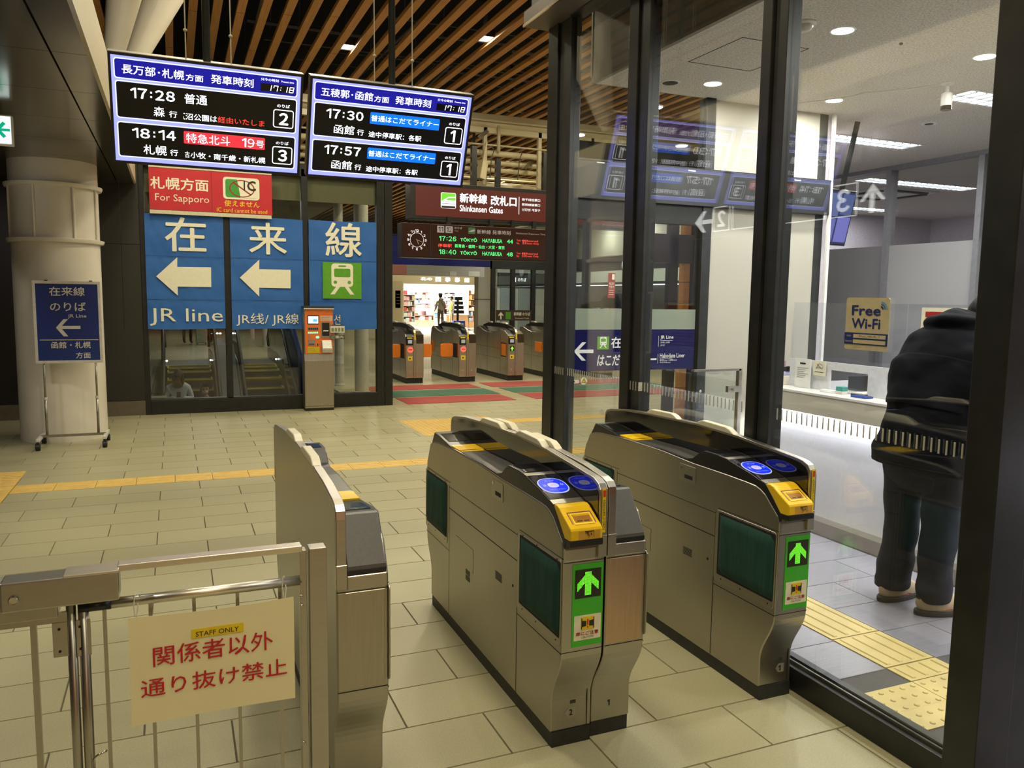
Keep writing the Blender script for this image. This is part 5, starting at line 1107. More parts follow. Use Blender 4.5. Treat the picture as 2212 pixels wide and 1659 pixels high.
cx, cz = 4.129, 2.617; whc = emis('clock_white', (1, .93, .88), 1.0)
for k in range(1, 13):
    a = PI/2-k*PI/6; s_ = str(k); u, v = cx+.165*math.cos(a), cz+.168*math.sin(a); w2 = .018*len(s_); digits(ls, s_, (u-w2, u+w2, v-.022, v+.022) if s_ != '1' else (u-.01, u+.01, v-.022, v+.022), -.006, whc, .03)
cr2 = MB()
for k in range(48):
    a, b = 2*PI*k/48, 2*PI*(k+1)/48; cr2.prism([(cx+.130*math.cos(a), cz+.131*math.sin(a)), (cx+.130*math.cos(b), cz+.131*math.sin(b)), (cx+.125*math.cos(b), cz+.126*math.sin(b)), (cx+.125*math.cos(a), cz+.126*math.sin(a))], -.006, -.005, 'y')
for k in range(12):
    a = k*PI/6; cr2.prism([(cx+.1275*math.cos(a)+.008*math.cos(q*PI/3), cz+.1285*math.sin(a)+.008*math.sin(q*PI/3)) for q in range(6)], -.008, -.006, 'y')
obj('clock_ring', cr2, whc, ls, kind='stuff')
hm_ = mat('clock_hand', S(150, 140, 130), .5)
def hand(ang, L, w_): a = math.radians(90-ang); d = (math.cos(a), math.sin(a)); n = (-d[1]*w_, d[0]*w_); flat('clock_hand', ls, hm_, [[(cx-d[0]*.02+n[0], cz-d[1]*.02+n[1]), (cx+d[0]*L+n[0], cz+d[1]*L+n[1]), (cx+d[0]*L-n[0], cz+d[1]*L-n[1]), (cx-d[0]*.02-n[0], cz-d[1]*.02-n[1])]], -.010)
hand(159, .085, .005); hand(108, .11, .004)
gl = emis('board_green', (.08, .95, .22), 1.35); rl = emis('board_red', (1, .07, .05), 1.3); dim = emis('board_dim', (.30, .25, .21), 1.0)
T = lambda s, a, b, c, d, m, bo=.01: txt(ls, s, (a, b, c, d), -.006, m, bold=bo)
for s_, a, b in (('11', 4.515, 4.65), ('12', 4.678, 4.816)): rr('number_field', ls, dim, a, b, 2.77, 2.893, .01, -.006, .001); digits(ls, s_, (a+.02, b-.02, 2.79, 2.875), -.0085, mat('board_case', S(24, 16, 12), .4))
T('のりば', 4.85, 5.002, 2.848, 2.889, dim); T('Tracks', 4.85, 4.93, 2.805, 2.825, dim, 0); rr('board_symbol', ls, emis('board_symbol_green', (.03, .10, .03), 1), 5.123, 5.264, 2.773, 2.89, .01, -.006, .001); flat('symbol_train', ls, dim, [[(5.13, 2.81), (5.20, 2.85), (5.26, 2.855), (5.26, 2.83), (5.2, 2.82), (5.26, 2.81)]], -.0075)
T('新幹線 発車時刻', 5.299, 5.983, 2.780, 2.862, dim); T('Shinkansen Departure Time', 6.097, 6.724, 2.800, 2.842, dim, 0)
for tm1, n_, z0, z1 in (('17:26', '44', 2.622, 2.708), ('18:40', '48', 2.378, 2.464)):
    digits(ls, tm1, (4.55, 4.888, z0, z1), -.006, gl, .01); T('TŌKYŌ', 4.965, 5.30, z0+.005, z1-.008, gl, .02); T('HAYABUSA', 5.41, 5.813, z0, z1-.012, gl); T(n_, 5.911, 6.036, z0, z1-.006, gl)
    T('Track', 6.115, 6.20, z0+.052, z1, rl, 0); T('No.', 6.115, 6.175, z0-.005, z0+.035, rl, 0); digits(ls, '11', (6.225, 6.30, z0, z1), -.006, rl); T('Reserved', 6.32, 6.565, z0+.048, z1, rl, 0); T('Seats Only', 6.32, 6.585, z0-.008, z0+.036, rl, 0)
T('停車駅', 4.53, 4.80, 2.505, 2.568, rl); T('新青森・盛岡・仙台・大宮・東京', 4.86, 5.865, 2.506, 2.572, gl)
# steel pipe rack behind the signs
rk = struct('trim_2', 'cream painted pipe rack and beams over the far entrance'); crp = mat('rack_cream', S(196, 184, 146), .4, noise=.05, nscale=2)
ch = MB(); ch.box(1.0, 13, 14.98, 15.14, 5.04, 5.16); obj('rack_beam', ch, crp, rk, bevel=.01); bx('rack_beam', rk, crp, 1.0, 13, 14.9, 15.2, 5.0, 5.03); obj('large_pipe', MB().tube([(1.0, 15.05, 4.97), (13, 15.05, 4.97)], .085, 20), crp, rk, smooth=True)
bx('lower_beam', rk, crp, 1.0, 13, 15.0, 15.1, 4.80, 4.905)
for z, r_, y in ((4.57, .018, 15.0), (4.43, .058, 15.1), (4.29, .055, 15.3), (4.155, .045, 15.4), (4.0, .02, 15.3), (3.87, .035, 15.5), (4.06, .018, 16.5), (4.3, .03, 17.5)): obj('service_pipe', MB().tube([(1.0, y, z), (13, y, z)], r_, 16), crp, rk, smooth=True)
bx('base_channel', rk, crp, 1.0, 13, 15.2, 15.35, 3.78, 3.84)
for x in (5.72, 6.9, 8.1, 9.3, 3.0, 1.8): bx('rack_post', rk, crp, x-.035, x+.035, 15.0, 15.08, 3.8, 5.0); 
for x in (5.99, 7.6): obj('drop_pipe', MB().tube([(x, 14.98, 4.45), (x, 14.98, 4.95)], .035, 12), crp, rk, smooth=True)
for x in (4.0, 5.65, 6.8, 8.0): bx('sign_strut', rk, frame_blk, x+.15, x+.24, 14.6, 14.7, 3.68, 4.25)
for x in (5.85, 6.45, 7.2):
    obj('pipe_clamp', MB().tube([(x, 15.02, 4.60), (x+.03, 14.95, 4.45), (x, 15.0, 4.33), (x+.01, 15.1, 3.95)], .012, 6), mat('clamp_grey', S(110, 106, 92), .4, .6), rk)
for (a, b) in (((5.3, 14.2, 4.55), (5.75, 15.0, 4.82)), ((6.42, 14.6, 4.13), (7.3, 16.0, 4.62))):
    mb = MB(); mb.tube([a, b], .045, 4); obj('slotted_channel', mb, mat('clamp_grey', S(110, 106, 92), .4, .6), rk)
cb_ = thing('rack_speaker_box', 'cream slanted box hanging on the pipe rack', 'speaker', (5.58, 14.8, 4.05), rot=(0, math.radians(12), .3)); bx('case', cb_, crp, -.07, .07, -.08, .08, -.19, .17, bevel=.01); bx('bracket', cb_, crp, -.015, .015, .0, .03, .17, .55)

# ================================================================== SHOP AND LOBBY FAR BEYOND THE GATES
creamw = mat('cream_shop_wall', S(206, 196, 160), .6, noise=.03)
shp = struct('wall_shop', 'cream front wall of the gift shop', (0, 38, 0))
bx('shop_wall', shp, creamw, 4, 10.31, 0, .2, 0, 4.0); bx('shop_wall', shp, creamw, 14.36, 15.4, 0, .2, 0, 4.0); bx('shop_wall', shp, creamw, 10.31, 14.36, 0, .2, 2.18, 4.0); bx('shop_pier', shp, mat('shop_pier', S(186, 176, 140), .6), 9.6, 10.25, -.05, 0, 0, 2.3); bx('shop_ceiling', shp, white_p, 9.5, 15, .2, 5, 2.9, 3.0); bx('shop_back', shp, emis('shop_back_glow', (1, .97, .92), .35), 9.5, 15, 4.6, 4.7, 0, 3); bx('shop_side', shp, white_p, 10.2, 10.3, .2, 4.6, 0, 2.9); bx('shop_side', shp, white_p, 14.4, 14.5, .2, 4.6, 0, 2.9); bx('shop_floor', shp, white_p, 10.2, 14.5, 0, 4.6, 0, .01)
area('shop_light', (12.3, 40, 2.85), 4.0, 900, (1, .98, .95), 3.5); area('shop_front_light', (12, 36.2, 5.2), 4, 120, WARM, 1.5)
bx('shop_light_line', shp, emis('shop_strip', (1, .99, .97), 3), 10.4, 14.2, .22, .3, 2.10, 2.18)
for i, ch_ in enumerate('四季彩館'): txt(shp, ch_, (11.92+.50*i, 12.20+.50*i, 2.30, 2.54), -.02, emis('shop_letters', (1, 1, 1), 1.6), bold=.05)
txt(shp, '北の', (11.15, 11.75, 2.36, 2.52), -.02, emis('shop_letters', (1, 1, 1), 1.6), bold=.04)
shelf = mat('shelf_white', S(225, 220, 215), .5); sw = mat('shelf_wood', S(214, 168, 120), .5)
GC = [S(200, 80, 80), S(80, 130, 200), S(235, 235, 235), S(236, 214, 160), S(110, 80, 70), S(60, 60, 70), S(230, 180, 180), S(215, 225, 215), S(190, 210, 230), S(226, 180, 130)]
gm = [mat('goods_%s' % n, c, .5) for n, c in zip('red blue white yellow brown black pink green paleblue orange'.split(), GC)]
rg_ = random.Random(3)
def goods_shelf(lab, x0, x1, y, z0, z1, rows, frame, dy=.35):
    t = thing('goods_shelf', lab, 'shelf', (x0, y, 0), group='goods shelves in the bright shop'); W_ = x1-x0
    bx('back_board', t, frame, 0, W_, dy, dy+.03, z0, z1); bx('side_board', t, frame, -.02, 0, 0, dy, 0, z1); bx('side_board', t, frame, W_, W_+.02, 0, dy, 0, z1); bx('base', t, frame, 0, W_, .02, dy, 0, z0+.02)
    mbs = {}
    for r in range(rows):
        z = z0+(z1-z0)*r/rows; bx('shelf_board', t, frame, 0, W_, 0, dy, z, z+.02); x = .02
        while x < W_-.1:
            ww = rg_.uniform(.08, .2); k = rg_.randrange(10); mbs.setdefault(k, MB()).box(x, x+ww-.015, .03, dy-.05, z+.02, z+.02+rg_.uniform(.45, .85)*(z1-z0)/rows); x += ww
    for k, mb in mbs.items(): obj('goods', mb, gm[k], t, kind='stuff')
    return t
goods_shelf('tall shelf of blue and red goods at the left of the shop', 10.45, 11.0, 38.5, .3, 1.9, 6, shelf); goods_shelf('long low display of baked goods in the shop', 11.15, 12.3, 39.5, .35, .85, 2, sw); goods_shelf('wall shelf with framed goods behind the customer', 11.1, 12.9, 42, .9, 2.1, 4, shelf); goods_shelf('tall narrow rack of small goods in the shop', 13.2, 13.8, 40.5, .3, 2.0, 8, shelf); goods_shelf('wooden rack of bags at the right of the shop', 13.9, 14.25, 38.6, .3, 2.0, 6, sw); goods_shelf('long dark shelf row in the middle of the shop', 12.5, 13.1, 40.0, .3, 1.4, 5, shelf)
ctr = thing('shop_counter', 'pale wooden shop counter beside the clerk', 'counter', (12.7, 38.6, 0)); bx('front', ctr, sw, 0, 1.2, 0, .4, 0, .65); bx('worktop', ctr, shelf, -.03, 1.23, -.03, .43, .65, .7)
rkk = thing('newspaper_stand', 'black stepped stand with a blue sign in front of the shop', 'stand', (13.0, 37.6, 0)); bx('base', rkk, mat('stand_blue', S(20, 60, 170), .5), -.25, .35, 0, .3, .05, .4)
for k in range(4): bx('tray', rkk, blackpl, -.25+.02*k, .30-.03*k, .0, .3, .75+.22*k, .92+.22*k, bevel=.01)
bx('post', rkk, blackpl, -.05, .05, .1, .2, .0, 1.5); txt(rkk, '時刻表', (-.2, .28, .18, .28), -.01, whit_c, bold=.02)
bx('notice_case', shp, mat('dark_red_print', S(160, 30, 30), .5), 9.85, 10.17, -.04, 0, .95, 2.0); bx('notice_sheet', shp, white_p, 9.88, 10.14, -.05, -.04, 1.0, 1.85)
for k in range(4): bx('notice_bar', shp, mat('grey_print', S(90, 84, 66), .6), 9.93, 10.1, -.055, -.05, 1.2+.15*k, 1.23+.15*k)
# hanging blue band and grey advertising panel
bb = thing('blue_band_sign', 'dark blue overhead band left of and below the departure board', 'sign', (0, 17.0, 0)); bx('band', bb, mat('navy_band', S(16, 24, 84), .4, emit=.25, ecol=S(14, 22, 90)), 3.0, 6.63, 0, .1, 2.27, 2.89, bevel=.01); bx('edge', bb, frame_gry, 3.0, 6.63, -.01, .1, 2.89, 2.92)
for x in (3.6, 6.2): bx('hanger', bb, frame_blk, x, x+.05, .02, .07, 2.93, 5.4)
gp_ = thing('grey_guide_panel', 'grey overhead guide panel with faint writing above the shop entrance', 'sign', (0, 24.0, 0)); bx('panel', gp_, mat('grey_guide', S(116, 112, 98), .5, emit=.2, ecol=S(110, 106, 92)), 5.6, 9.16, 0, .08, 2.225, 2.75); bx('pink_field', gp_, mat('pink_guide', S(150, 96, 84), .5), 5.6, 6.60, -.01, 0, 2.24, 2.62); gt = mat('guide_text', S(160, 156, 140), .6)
txt(gp_, 'はやぶさ・はこだて 乗車位置', (6.68, 7.92, 2.25, 2.32), -.01, gt); txt(gp_, 'Entrance for platforms', (6.68, 7.7, 2.38, 2.43), -.01, gt); bx('label', gp_, gt, 8.62, 9.0, -.01, 0, 2.24, 2.40); bx('label', gp_, gt, 8.0, 8.22, -.01, 0, 2.24, 2.38); bx('hanger', gp_, frame_blk, 6, 6.05, .02, .06, 2.75, 5.4); bx('hanger', gp_, frame_blk, 8.9, 8.95, .02, .06, 2.75, 5.4)
# glazed lobby to the right of the shop
lb2 = struct('window_4', 'dark framed glazed lobby beyond the far gates', (0, 20, 0))
for x in (7.85, 8.42, 9.03, 9.6): bx('frame_post', lb2, frame_blk, x, x+.11, 0, .12, 0, 3.3)
bx('frame_head', lb2, frame_blk, 7.85, 11, -.02, .14, 2.35, 3.4); bx('frame_sill', lb2, frame_blk, 7.85, 11, 0, .12, 0, .08)
for a, b in ((7.96, 8.42), (8.53, 9.03), (9.14, 9.6)): bx('pane', lb2, pane_far, a, b, .05, .058, .08, 2.35)
bnd = bx('brown_band', lb2, mat('brown_film', S(62, 40, 28), .5, emit=.15), 7.97, 9.02, -.004, -.002, .97, 1.25)
flat('arrow', bnd, whit_c, [[(8.10, 1.0), (8.10, 1.12), (8.05, 1.09), (8.05, 1.12), (8.12, 1.20), (8.19, 1.12), (8.19, 1.09), (8.14, 1.12), (8.14, 1.0)]], -.006); bx('green_symbol', bnd, mat('green_print', S(88, 158, 32), .6), 8.26, 8.41, -.007, -.004, 1.0, 1.20); txt(bnd, '新幹線 のりば', (8.50, 8.98, 1.10, 1.20), -.006, whit_c, bold=.02); txt(bnd, 'Shinkansen Tracks', (8.54, 8.95, 1.02, 1.05), -.006, whit_c)
lw = mat('lobby_wall', S(170, 172, 160), .6); bx('lobby_back', lb2, lw, 9.85, 13.5, 4.6, 4.7, 0, 3.3); bx('lobby_door', lb2, mat('lobby_door', S(150, 160, 156), .3, .3), 9.95, 10.5, 4.55, 4.6, 0, 1.9); bx('lobby_door', lb2, mat('lobby_door', S(150, 160, 156), .3, .3), 10.6, 11.2, 4.55, 4.6, 0, 1.9)
bx('lobby_header', lb2, frame_gry, 9.85, 13.4, 4.5, 4.6, 1.95, 2.4); bx('number_sign', lb2, white_e, 10.3, 10.45, 4.44, 4.48, 2.1, 2.25); txt(lb2, 'のりば', (10.52, 10.82, 2.12, 2.24), 4.44, white_e, bold=.02)
area('lobby_light', (9.6, 22.5, 3.1), 1.2, 70, (1, 1, .95)); px_ = thing('lobby_pillar', 'grey white pillar between the shop and the glazed lobby', 'column', (9.74, 25.5, 0)); bx('shaft', px_, mat('pillar_paint', S(150, 146, 128), .6), -.22, .2, 0, .4, 0, 3.4); bx('band', px_, mat('clamp_grey', S(110, 106, 92), .4, .6), -.225, .205, -.005, .405, 1.5, 1.53)
exs = thing('small_exit_sign', 'small pale blue exit sign with an arrow beyond the far gates', 'sign', (9.22, 19.4, 2.12)); bx('case', exs, emis('exit_pale', (.45, .8, .82), 1.0), 0, .17, 0, .05, 0, .2); flat('arrow', exs, mat('exit_dark', S(20, 60, 60), .5), [[(.02, .1), (.08, .15), (.08, .11), (.15, .11), (.15, .09), (.08, .09), (.08, .05)]], -.003); bx('hanger', exs, frame_blk, .07, .09, .02, .03, .2, 1.2)
# shop row seen through the office door, to the right of the concourse
kr = struct('wall_kiosk', 'cream upper wall and shop row on the right of the concourse')
kw = mat('kiosk_cream', S(196, 196, 170), .6); KX = 10.2
bx('upper_wall', kr, kw, KX, KX+.2, 11, 21, 2.68, 3.45); bx('dark_gap', kr, mat('kiosk_dark', S(52, 50, 44), .6), KX+.5, KX+.7, 11, 21, 0, 2.7); bx('kiosk_ceiling', kr, kw, KX-1.6, KX, 11, 21, 3.45, 3.5); bx('sign_band', kr, mat('kiosk_sign', S(196, 206, 186), .5, emit=.3), KX, KX+.1, 11, 21, 2.02, 2.30)
bx('under_light', kr, emis('kiosk_strip', (.9, .97, 1), 2.2), KX+.02, KX+.08, 14, 20, 1.93, 1.95); bx('counter_front', kr, mat('kiosk_counter', S(120, 118, 100), .5), KX, KX+.3, 11, 21, 0, 1.05); bx('shutter', kr, mat('kiosk_shutter', S(96, 96, 84), .4, .3), KX+.3, KX+.32, 12, 16.5, 1.05, 1.95)
for k in range(8): bx('goods_box', kr, gm[(k*3) % 10], KX+.1, KX+.3, 17.2+.22*k, 17.36+.22*k, 1.05, 1.35)
for y in (12.4, 14.2, 16.0, 17.8):
    for x in (KX-.5, KX-1.1):
        obj('kiosk_downlight', MB().lathe([(.09, 3.445), (.09, 3.45)], (x, y, 0), 16), emis('lamp_face_cool', (1, 1, .97), 9), kr)
    area('kiosk_lamp', (KX-.45, y, 3.42), .16, 14, (1, 1, .93))
kc = thing('wall_clock', 'round white clock above the sign band, seen through the glass door', 'clock', (KX-.05, 16.9, 2.42), rz=-PI/2); obj('rim', MB().lathe([(.19, -.04), (.20, -.02), (.20, .0)], n=28, axis='y'), frame_gry, kc); obj('face', MB().lathe([(.175, -.045), (.175, -.04)], n=28, axis='y'), white_e, kc); flat('clock_hands', kc, darkgap, [[(-.006, 0), (.006, 0), (.006, .13), (-.006, .13)], [(0, -.006), (.09, -.04), (.09, -.03), (0, .006)]], -.049)
pc = thing('hanging_camera', 'white box camera hanging above the sign band', 'camera', (KX-.6, 14.9, 2.5)); bx('case', pc, white_p, -.08, .08, -.22, .2, -.07, .07, bevel=.01); bx('bracket', pc, white_p, -.02, .02, -.02, .02, .07, .95)
fd = struct('door_2', 'dark frame of the second doorway beyond the sliding door'); 
bx('hanging_post', fd, frame_gry, 4.20, 4.27, 7.88, 7.96, 1.42, 3.3); bx('inner_post', fd, frame_gry, 4.72, 4.88, 7.88, 7.96, 0, 3.3); bx('inner_post', fd, frame_blk, 5.30, 5.42, 7.88, 7.96, 0, 3.3); bx('inner_head', fd, frame_gry, 4.80, 6.2, 7.88, 7.96, 2.02, 2.35); bx('inner_head', fd, frame_gry, 3.9, 6.2, 7.88, 7.96, 3.0, 3.3); bx('timber_post', fd, wood, 5.52, 5.60, 7.9, 8.0, 0, 3.3); bx('inner_post', fd, frame_blk, 5.62, 6.0, 7.88, 7.96, 0, 3.3)
for k in range(12): bx('timber_joint', fd, jm, 5.519, 5.601, 7.899, 8.001, .3+.25*k, .306+.25*k)

# ================================================================== BLUE DIRECTION BOARD ON CASTORS
pb_ = thing('direction_board', 'blue direction board in a white frame on castors before the column', 'sign', (0, 9.30, 0))
wf_ = mat('white_frame', S(206, 204, 196), .35, .2); bpm = mat('board_blue', S(24, 52, 118), .22, noise=.05, coat=.5)
bx('panel', pb_, bpm, -1.288, -.722, -.006, .012, .888, 1.672)
for a in ((-1.312, -1.284, .862, 1.70), (-.726, -.698, .862, 1.70), (-1.284, -.726, .862, .89), (-1.284, -.726, 1.67, 1.70)): bx('frame_rail', pb_, wf_, a[0], a[1], -.012, .018, a[2], a[3], bevel=.003)
pw = mat('board_white', S(200, 200, 192), .5)
for s_, r_ in (('在来線', (-1.162, -.842, 1.549, 1.641)), ('のりば', (-1.161, -.839, 1.395, 1.486)), ('JR Line', (-1.005, -.837, 1.319, 1.363)), ('函館・札幌', (-1.165, -.808, 1.014, 1.083)), ('方面', (-.947, -.812, .91, .972))): txt(pb_, s_, r_, -.008, pw, bold=.012)
flat('arrow', pb_, pw, [[(-1.116, 1.226), (-1.045, 1.313), (-1.003, 1.313), (-1.062, 1.245), (-.895, 1.245), (-.895, 1.212), (-1.062, 1.212), (-1.008, 1.137), (-1.05, 1.137)]], -.008); bx('rule_line', pb_, pw, -1.265, -.734, -.008, -.006, 1.097, 1.105)
tb_ = mat('stand_steel', S(150, 146, 134), .3, .7)
for x in (-1.24, -.770): obj('stand_tube', MB().tube([(x, 0, .12), (x, 0, .50)], .013, 12), tb_, pb_, smooth=True); obj('stand_tube', MB().tube([(x, 0, .50), (x, 0, .88)], .010, 12), tb_, pb_, smooth=True); obj('tube_collar', MB().tube([(x, 0, .49), (x, 0, .515)], .017, 12), wf_, pb_)
bx('cross_bar', pb_, tb_, -1.30, -.70, -.012, .012, .10, .125)
for x in (-1.30, -.70):
    bx('foot_bar', pb_, wf_, x-.018, x+.018, -.22, .24, .085, .118, bevel=.006)
    for y in (-.20, .22):
        cs_ = obj('caster_wheel', MB().lathe([(.028, -.022), (.034, -.018), (.034, .018), (.028, .022)], (x, y, .034), 16, 'x'), rubber, pb_); 
        for v in cs_.data.vertices: pass
        bx('caster_fork', cs_, blackpl, x-.012, x+.012, y-.02, y+.02, .045, .09)
for x in (-1.2, -.80): bx('top_clip', pb_, blackpl, x, x+.03, -.014, .02, 1.70, 1.708)

# ================================================================== PEOPLE
from mathutils import noise
skin = mat('skin', S(196, 150, 122), .5, noise=.05); hair = mat('dark_hair', S(22, 17, 14), .7, noise=.5, nscale=90, bump=.8, bscale=160, spec=.2)
def skinned(name, joints, edges, m_of, mats, parent, sub=2, root=0, post=None):
    """one continuous figure grown over a skeleton; material chosen by the nearest bone"""
    me = bpy.data.meshes.new(name+'_rig'); me.from_pydata([j[0] for j in joints], edges, []); o = bpy.data.objects.new(name, me); COL.objects.link(o)
    o.modifiers.new('skin', 'SKIN'); 
    for i, j in enumerate(joints):
        r = j[1]; me.skin_vertices[0].data[i].radius = r if isinstance(r, tuple) else (r, r)
    me.skin_vertices[0].data[root].use_root = True
    s = o.modifiers.new('sub', 'SUBSURF'); s.levels = s.render_levels = sub
    me2 = bpy.data.meshes.new_from_object(o.evaluated_get(bpy.context.evaluated_depsgraph_get())); bpy.data.objects.remove(o)
    for q in mats: me2.materials.append(q)
    J = [Vector(j[0]) for j in joints]
    def near(p):
        best, bi = 1e9, 0
        for k, (a, b) in enumerate(edges):
            A, B = J[a], J[b]; ab = B-A; tt = max(0, min(1, (p-A).dot(ab)/max(ab.length_squared, 1e-9))); d = (p-(A+ab*tt)).length
            if d < best: best, bi = d, k
        return bi
    for p in me2.polygons:
        p.use_smooth = True; p.material_index = m_of[near(p.center)]
    o2 = bpy.data.objects.new(name, me2); COL.objects.link(o2); o2.parent = parent
    if post: post(me2)
    return o2
def head(parent, c, m=skin, yaw=0, pitch=0, s=1.0, hairm=hair, long=False, mask=None, hat=None, name='head_detail'):
    """facial features and hair; local +x is forward"""
    e = bpy.data.objects.new('head', bpy.data.meshes.new('head')); COL.objects.link(e); e.parent = parent; e.location = c; e.rotation_euler = (0, pitch, yaw); e.scale = (s, s, s)
    mb = MB(); mb.ell((0, 0, 0), .092, .074, .112, 24, 18)
    for v in mb.bm.verts:       # jaw narrower and set forward, flat face
        if v.co.z < -.01: k = (-.01-v.co.z)/.1; v.co.y *= 1-.32*k; v.co.x = v.co.x*(1-.12*k)+.012*k
        if v.co.x > .07: v.co.x = .07+(v.co.x-.07)*.5
    bmesh.ops.recalc_face_normals(mb.bm, faces=mb.bm.faces[:]); mb.bm.to_mesh(e.data); mb.bm.free(); e.data.materials.append(m)
    for p in e.data.polygons: p.use_smooth = True
    def sub(nm, mb, mm): o = obj(nm, mb, mm, e, smooth=True); return o
    sub('nose', MB().ell((.088, 0, -.012), .016, .011, .020, 10, 8), m)
    for s_ in (-1, 1):
        sub('ear', MB().ell((.0, s_*.076, -.005), .018, .009, .030, 12, 8), m); sub('eye', MB().ell((.074, s_*.030, .010), .008, .013, .006, 10, 6), mat('eye_dark', (.02, .015, .012), .2)); sub('brow', MB().ell((.078, s_*.031, .030), .005, .017, .004, 8, 6), hairm)
    sub('mouth', MB().ell((.078, 0, -.055), .007, .022, .005, 10, 6), mat('lip', S(160, 90, 80), .5))
    hb_ = MB(); hb_.ell((-.012, 0, .022), .104, .086, .110, 26, 18)
    for v in hb_.bm.verts:
        if v.co.x > .03 and v.co.z < .045: v.co.x = .03+(v.co.x-.03)*.2
        if v.co.z < -.03: v.co.z = -.03-(-.03-v.co.z)*(1.9 if long else .55); 
        n = math.sin(v.co.x*90)*math.cos(v.co.y*110)*math.sin(v.co.z*70); v.co *= 1+.02*n
    sub('hair', hb_, hairm)
    if long:
        for s_ in (-1, 1): sub('hair_curtain', MB().ell((.035, s_*.082, -.075), .062, .034, .165, 16, 12), hairm)
        sub('hair_back', MB().ell((-.06, 0, -.08), .06, .10, .17, 16, 12), hairm)
    if mask: sub('face_mask', MB().ell((.060, 0, -.040), .036, .056, .042, 16, 10), mask)
    if hat: sub('hat', MB().lathe([(.15, .045), (.152, .052), (.10, .058), (.095, .12), (.07, .14), (.0, .142)], (-.01, 0, 0), 24), hat)
    return e
def hand(parent, wrist, direc, up_, m=skin, s=1.0, curl=.5, side=1):
    """palm, four unequal fingers and a thumb; the fingers bend toward -up_"""
    d = Vector(direc).normalized(); u = Vector(up_).normalized(); r = d.cross(u).normalized()*side; u = r.cross(d)*side; W0 = Vector(wrist)
    J = [(W0, .020*s)]; E = []
    pc = W0+d*.045*s; J.append((pc, (.030*s, .015*s))); E.append((0, 1))
    for k, (off, L) in enumerate(((-.028, .066), (-.010, .074), (.009, .070), (.027, .055))):
        b = W0+d*.085*s+r*off*s; i0 = len(J); J.append((b, .0095*s)); E.append((1, i0)); p = b; a = 0
        for q in range(2):
            a += curl*(.8+.5*q); v = d*math.cos(a)-u*math.sin(a); p = p+v*L*s*.5; J.append((p, (.0085-.001*q)*s)); E.append((len(J)-2 if q else i0, len(J)-1))
    t0_ = W0+d*.030*s-r*.030*s; i0 = len(J); J.append((t0_, .0105*s)); E.append((1, i0)); J.append((t0_+(d*.6-r*.6-u*.3)*.035*s, .0095*s)); E.append((i0, i0+1)); J.append((t0_+(d*1.1-r*.7-u*.6)*.05*s, .008*s)); E.append((i0+1, i0+2))
    return skinned('hand', [(tuple(a), b) for a, b in J], E, [0]*len(E), [m], parent, sub=1)

# ---- the man leaning on the counter
navyj = mat('navy_jacket', S(9, 10, 16), .85, noise=.3, nscale=5, bump=1.0, bscale=14, spec=.12); jean = mat('dark_jeans', S(13, 18, 32), .85, noise=.22, nscale=9, stretch=(1, 1, .4), bump=.3, bscale=30)
man = thing('person', 'man in a hooded navy jacket and jeans bending over the ticket counter', 'person', (3.575, 2.92, 0))
jt_ = [((.0, 0, .90), (.155, .125)), ((.01, 0, 1.02), (.150, .125)), ((.08, 0, 1.18), (.165, .135)), ((.17, 0, 1.32), (.150, .130)), ((.25, 0, 1.40), .075), ((.33, -.01, 1.455), .06),
       ((.0, .105, .86), .105), ((.005, .115, .50), .078), ((-.03, .12, .12), .058), ((-.02, .12, .07), .048), ((.0, -.105, .86), .105), ((.02, -.115, .50), .078), ((-.01, -.11, .12), .058), ((.0, -.11, .07), .048),
       ((.20, .19, 1.31), .075), ((.33, .26, 1.10), .058), ((.50, .17, 1.04), .042), ((.20, -.19, 1.31), .075), ((.36, -.26, 1.09), .058), ((.53, -.20, 1.03), .042)]
ed_ = [(0, 1), (1, 2), (2, 3), (3, 4), (4, 5), (0, 6), (6, 7), (7, 8), (8, 9), (0, 10), (10, 11), (11, 12), (12, 13), (3, 14), (14, 15), (15, 16), (3, 17), (17, 18), (18, 19)]
skinned('body', jt_, ed_, [0, 0, 0, 0, 2, 1, 1, 1, 1, 1, 1, 1, 1, 0, 0, 0, 0, 0, 0], [navyj, jean, skin], man)
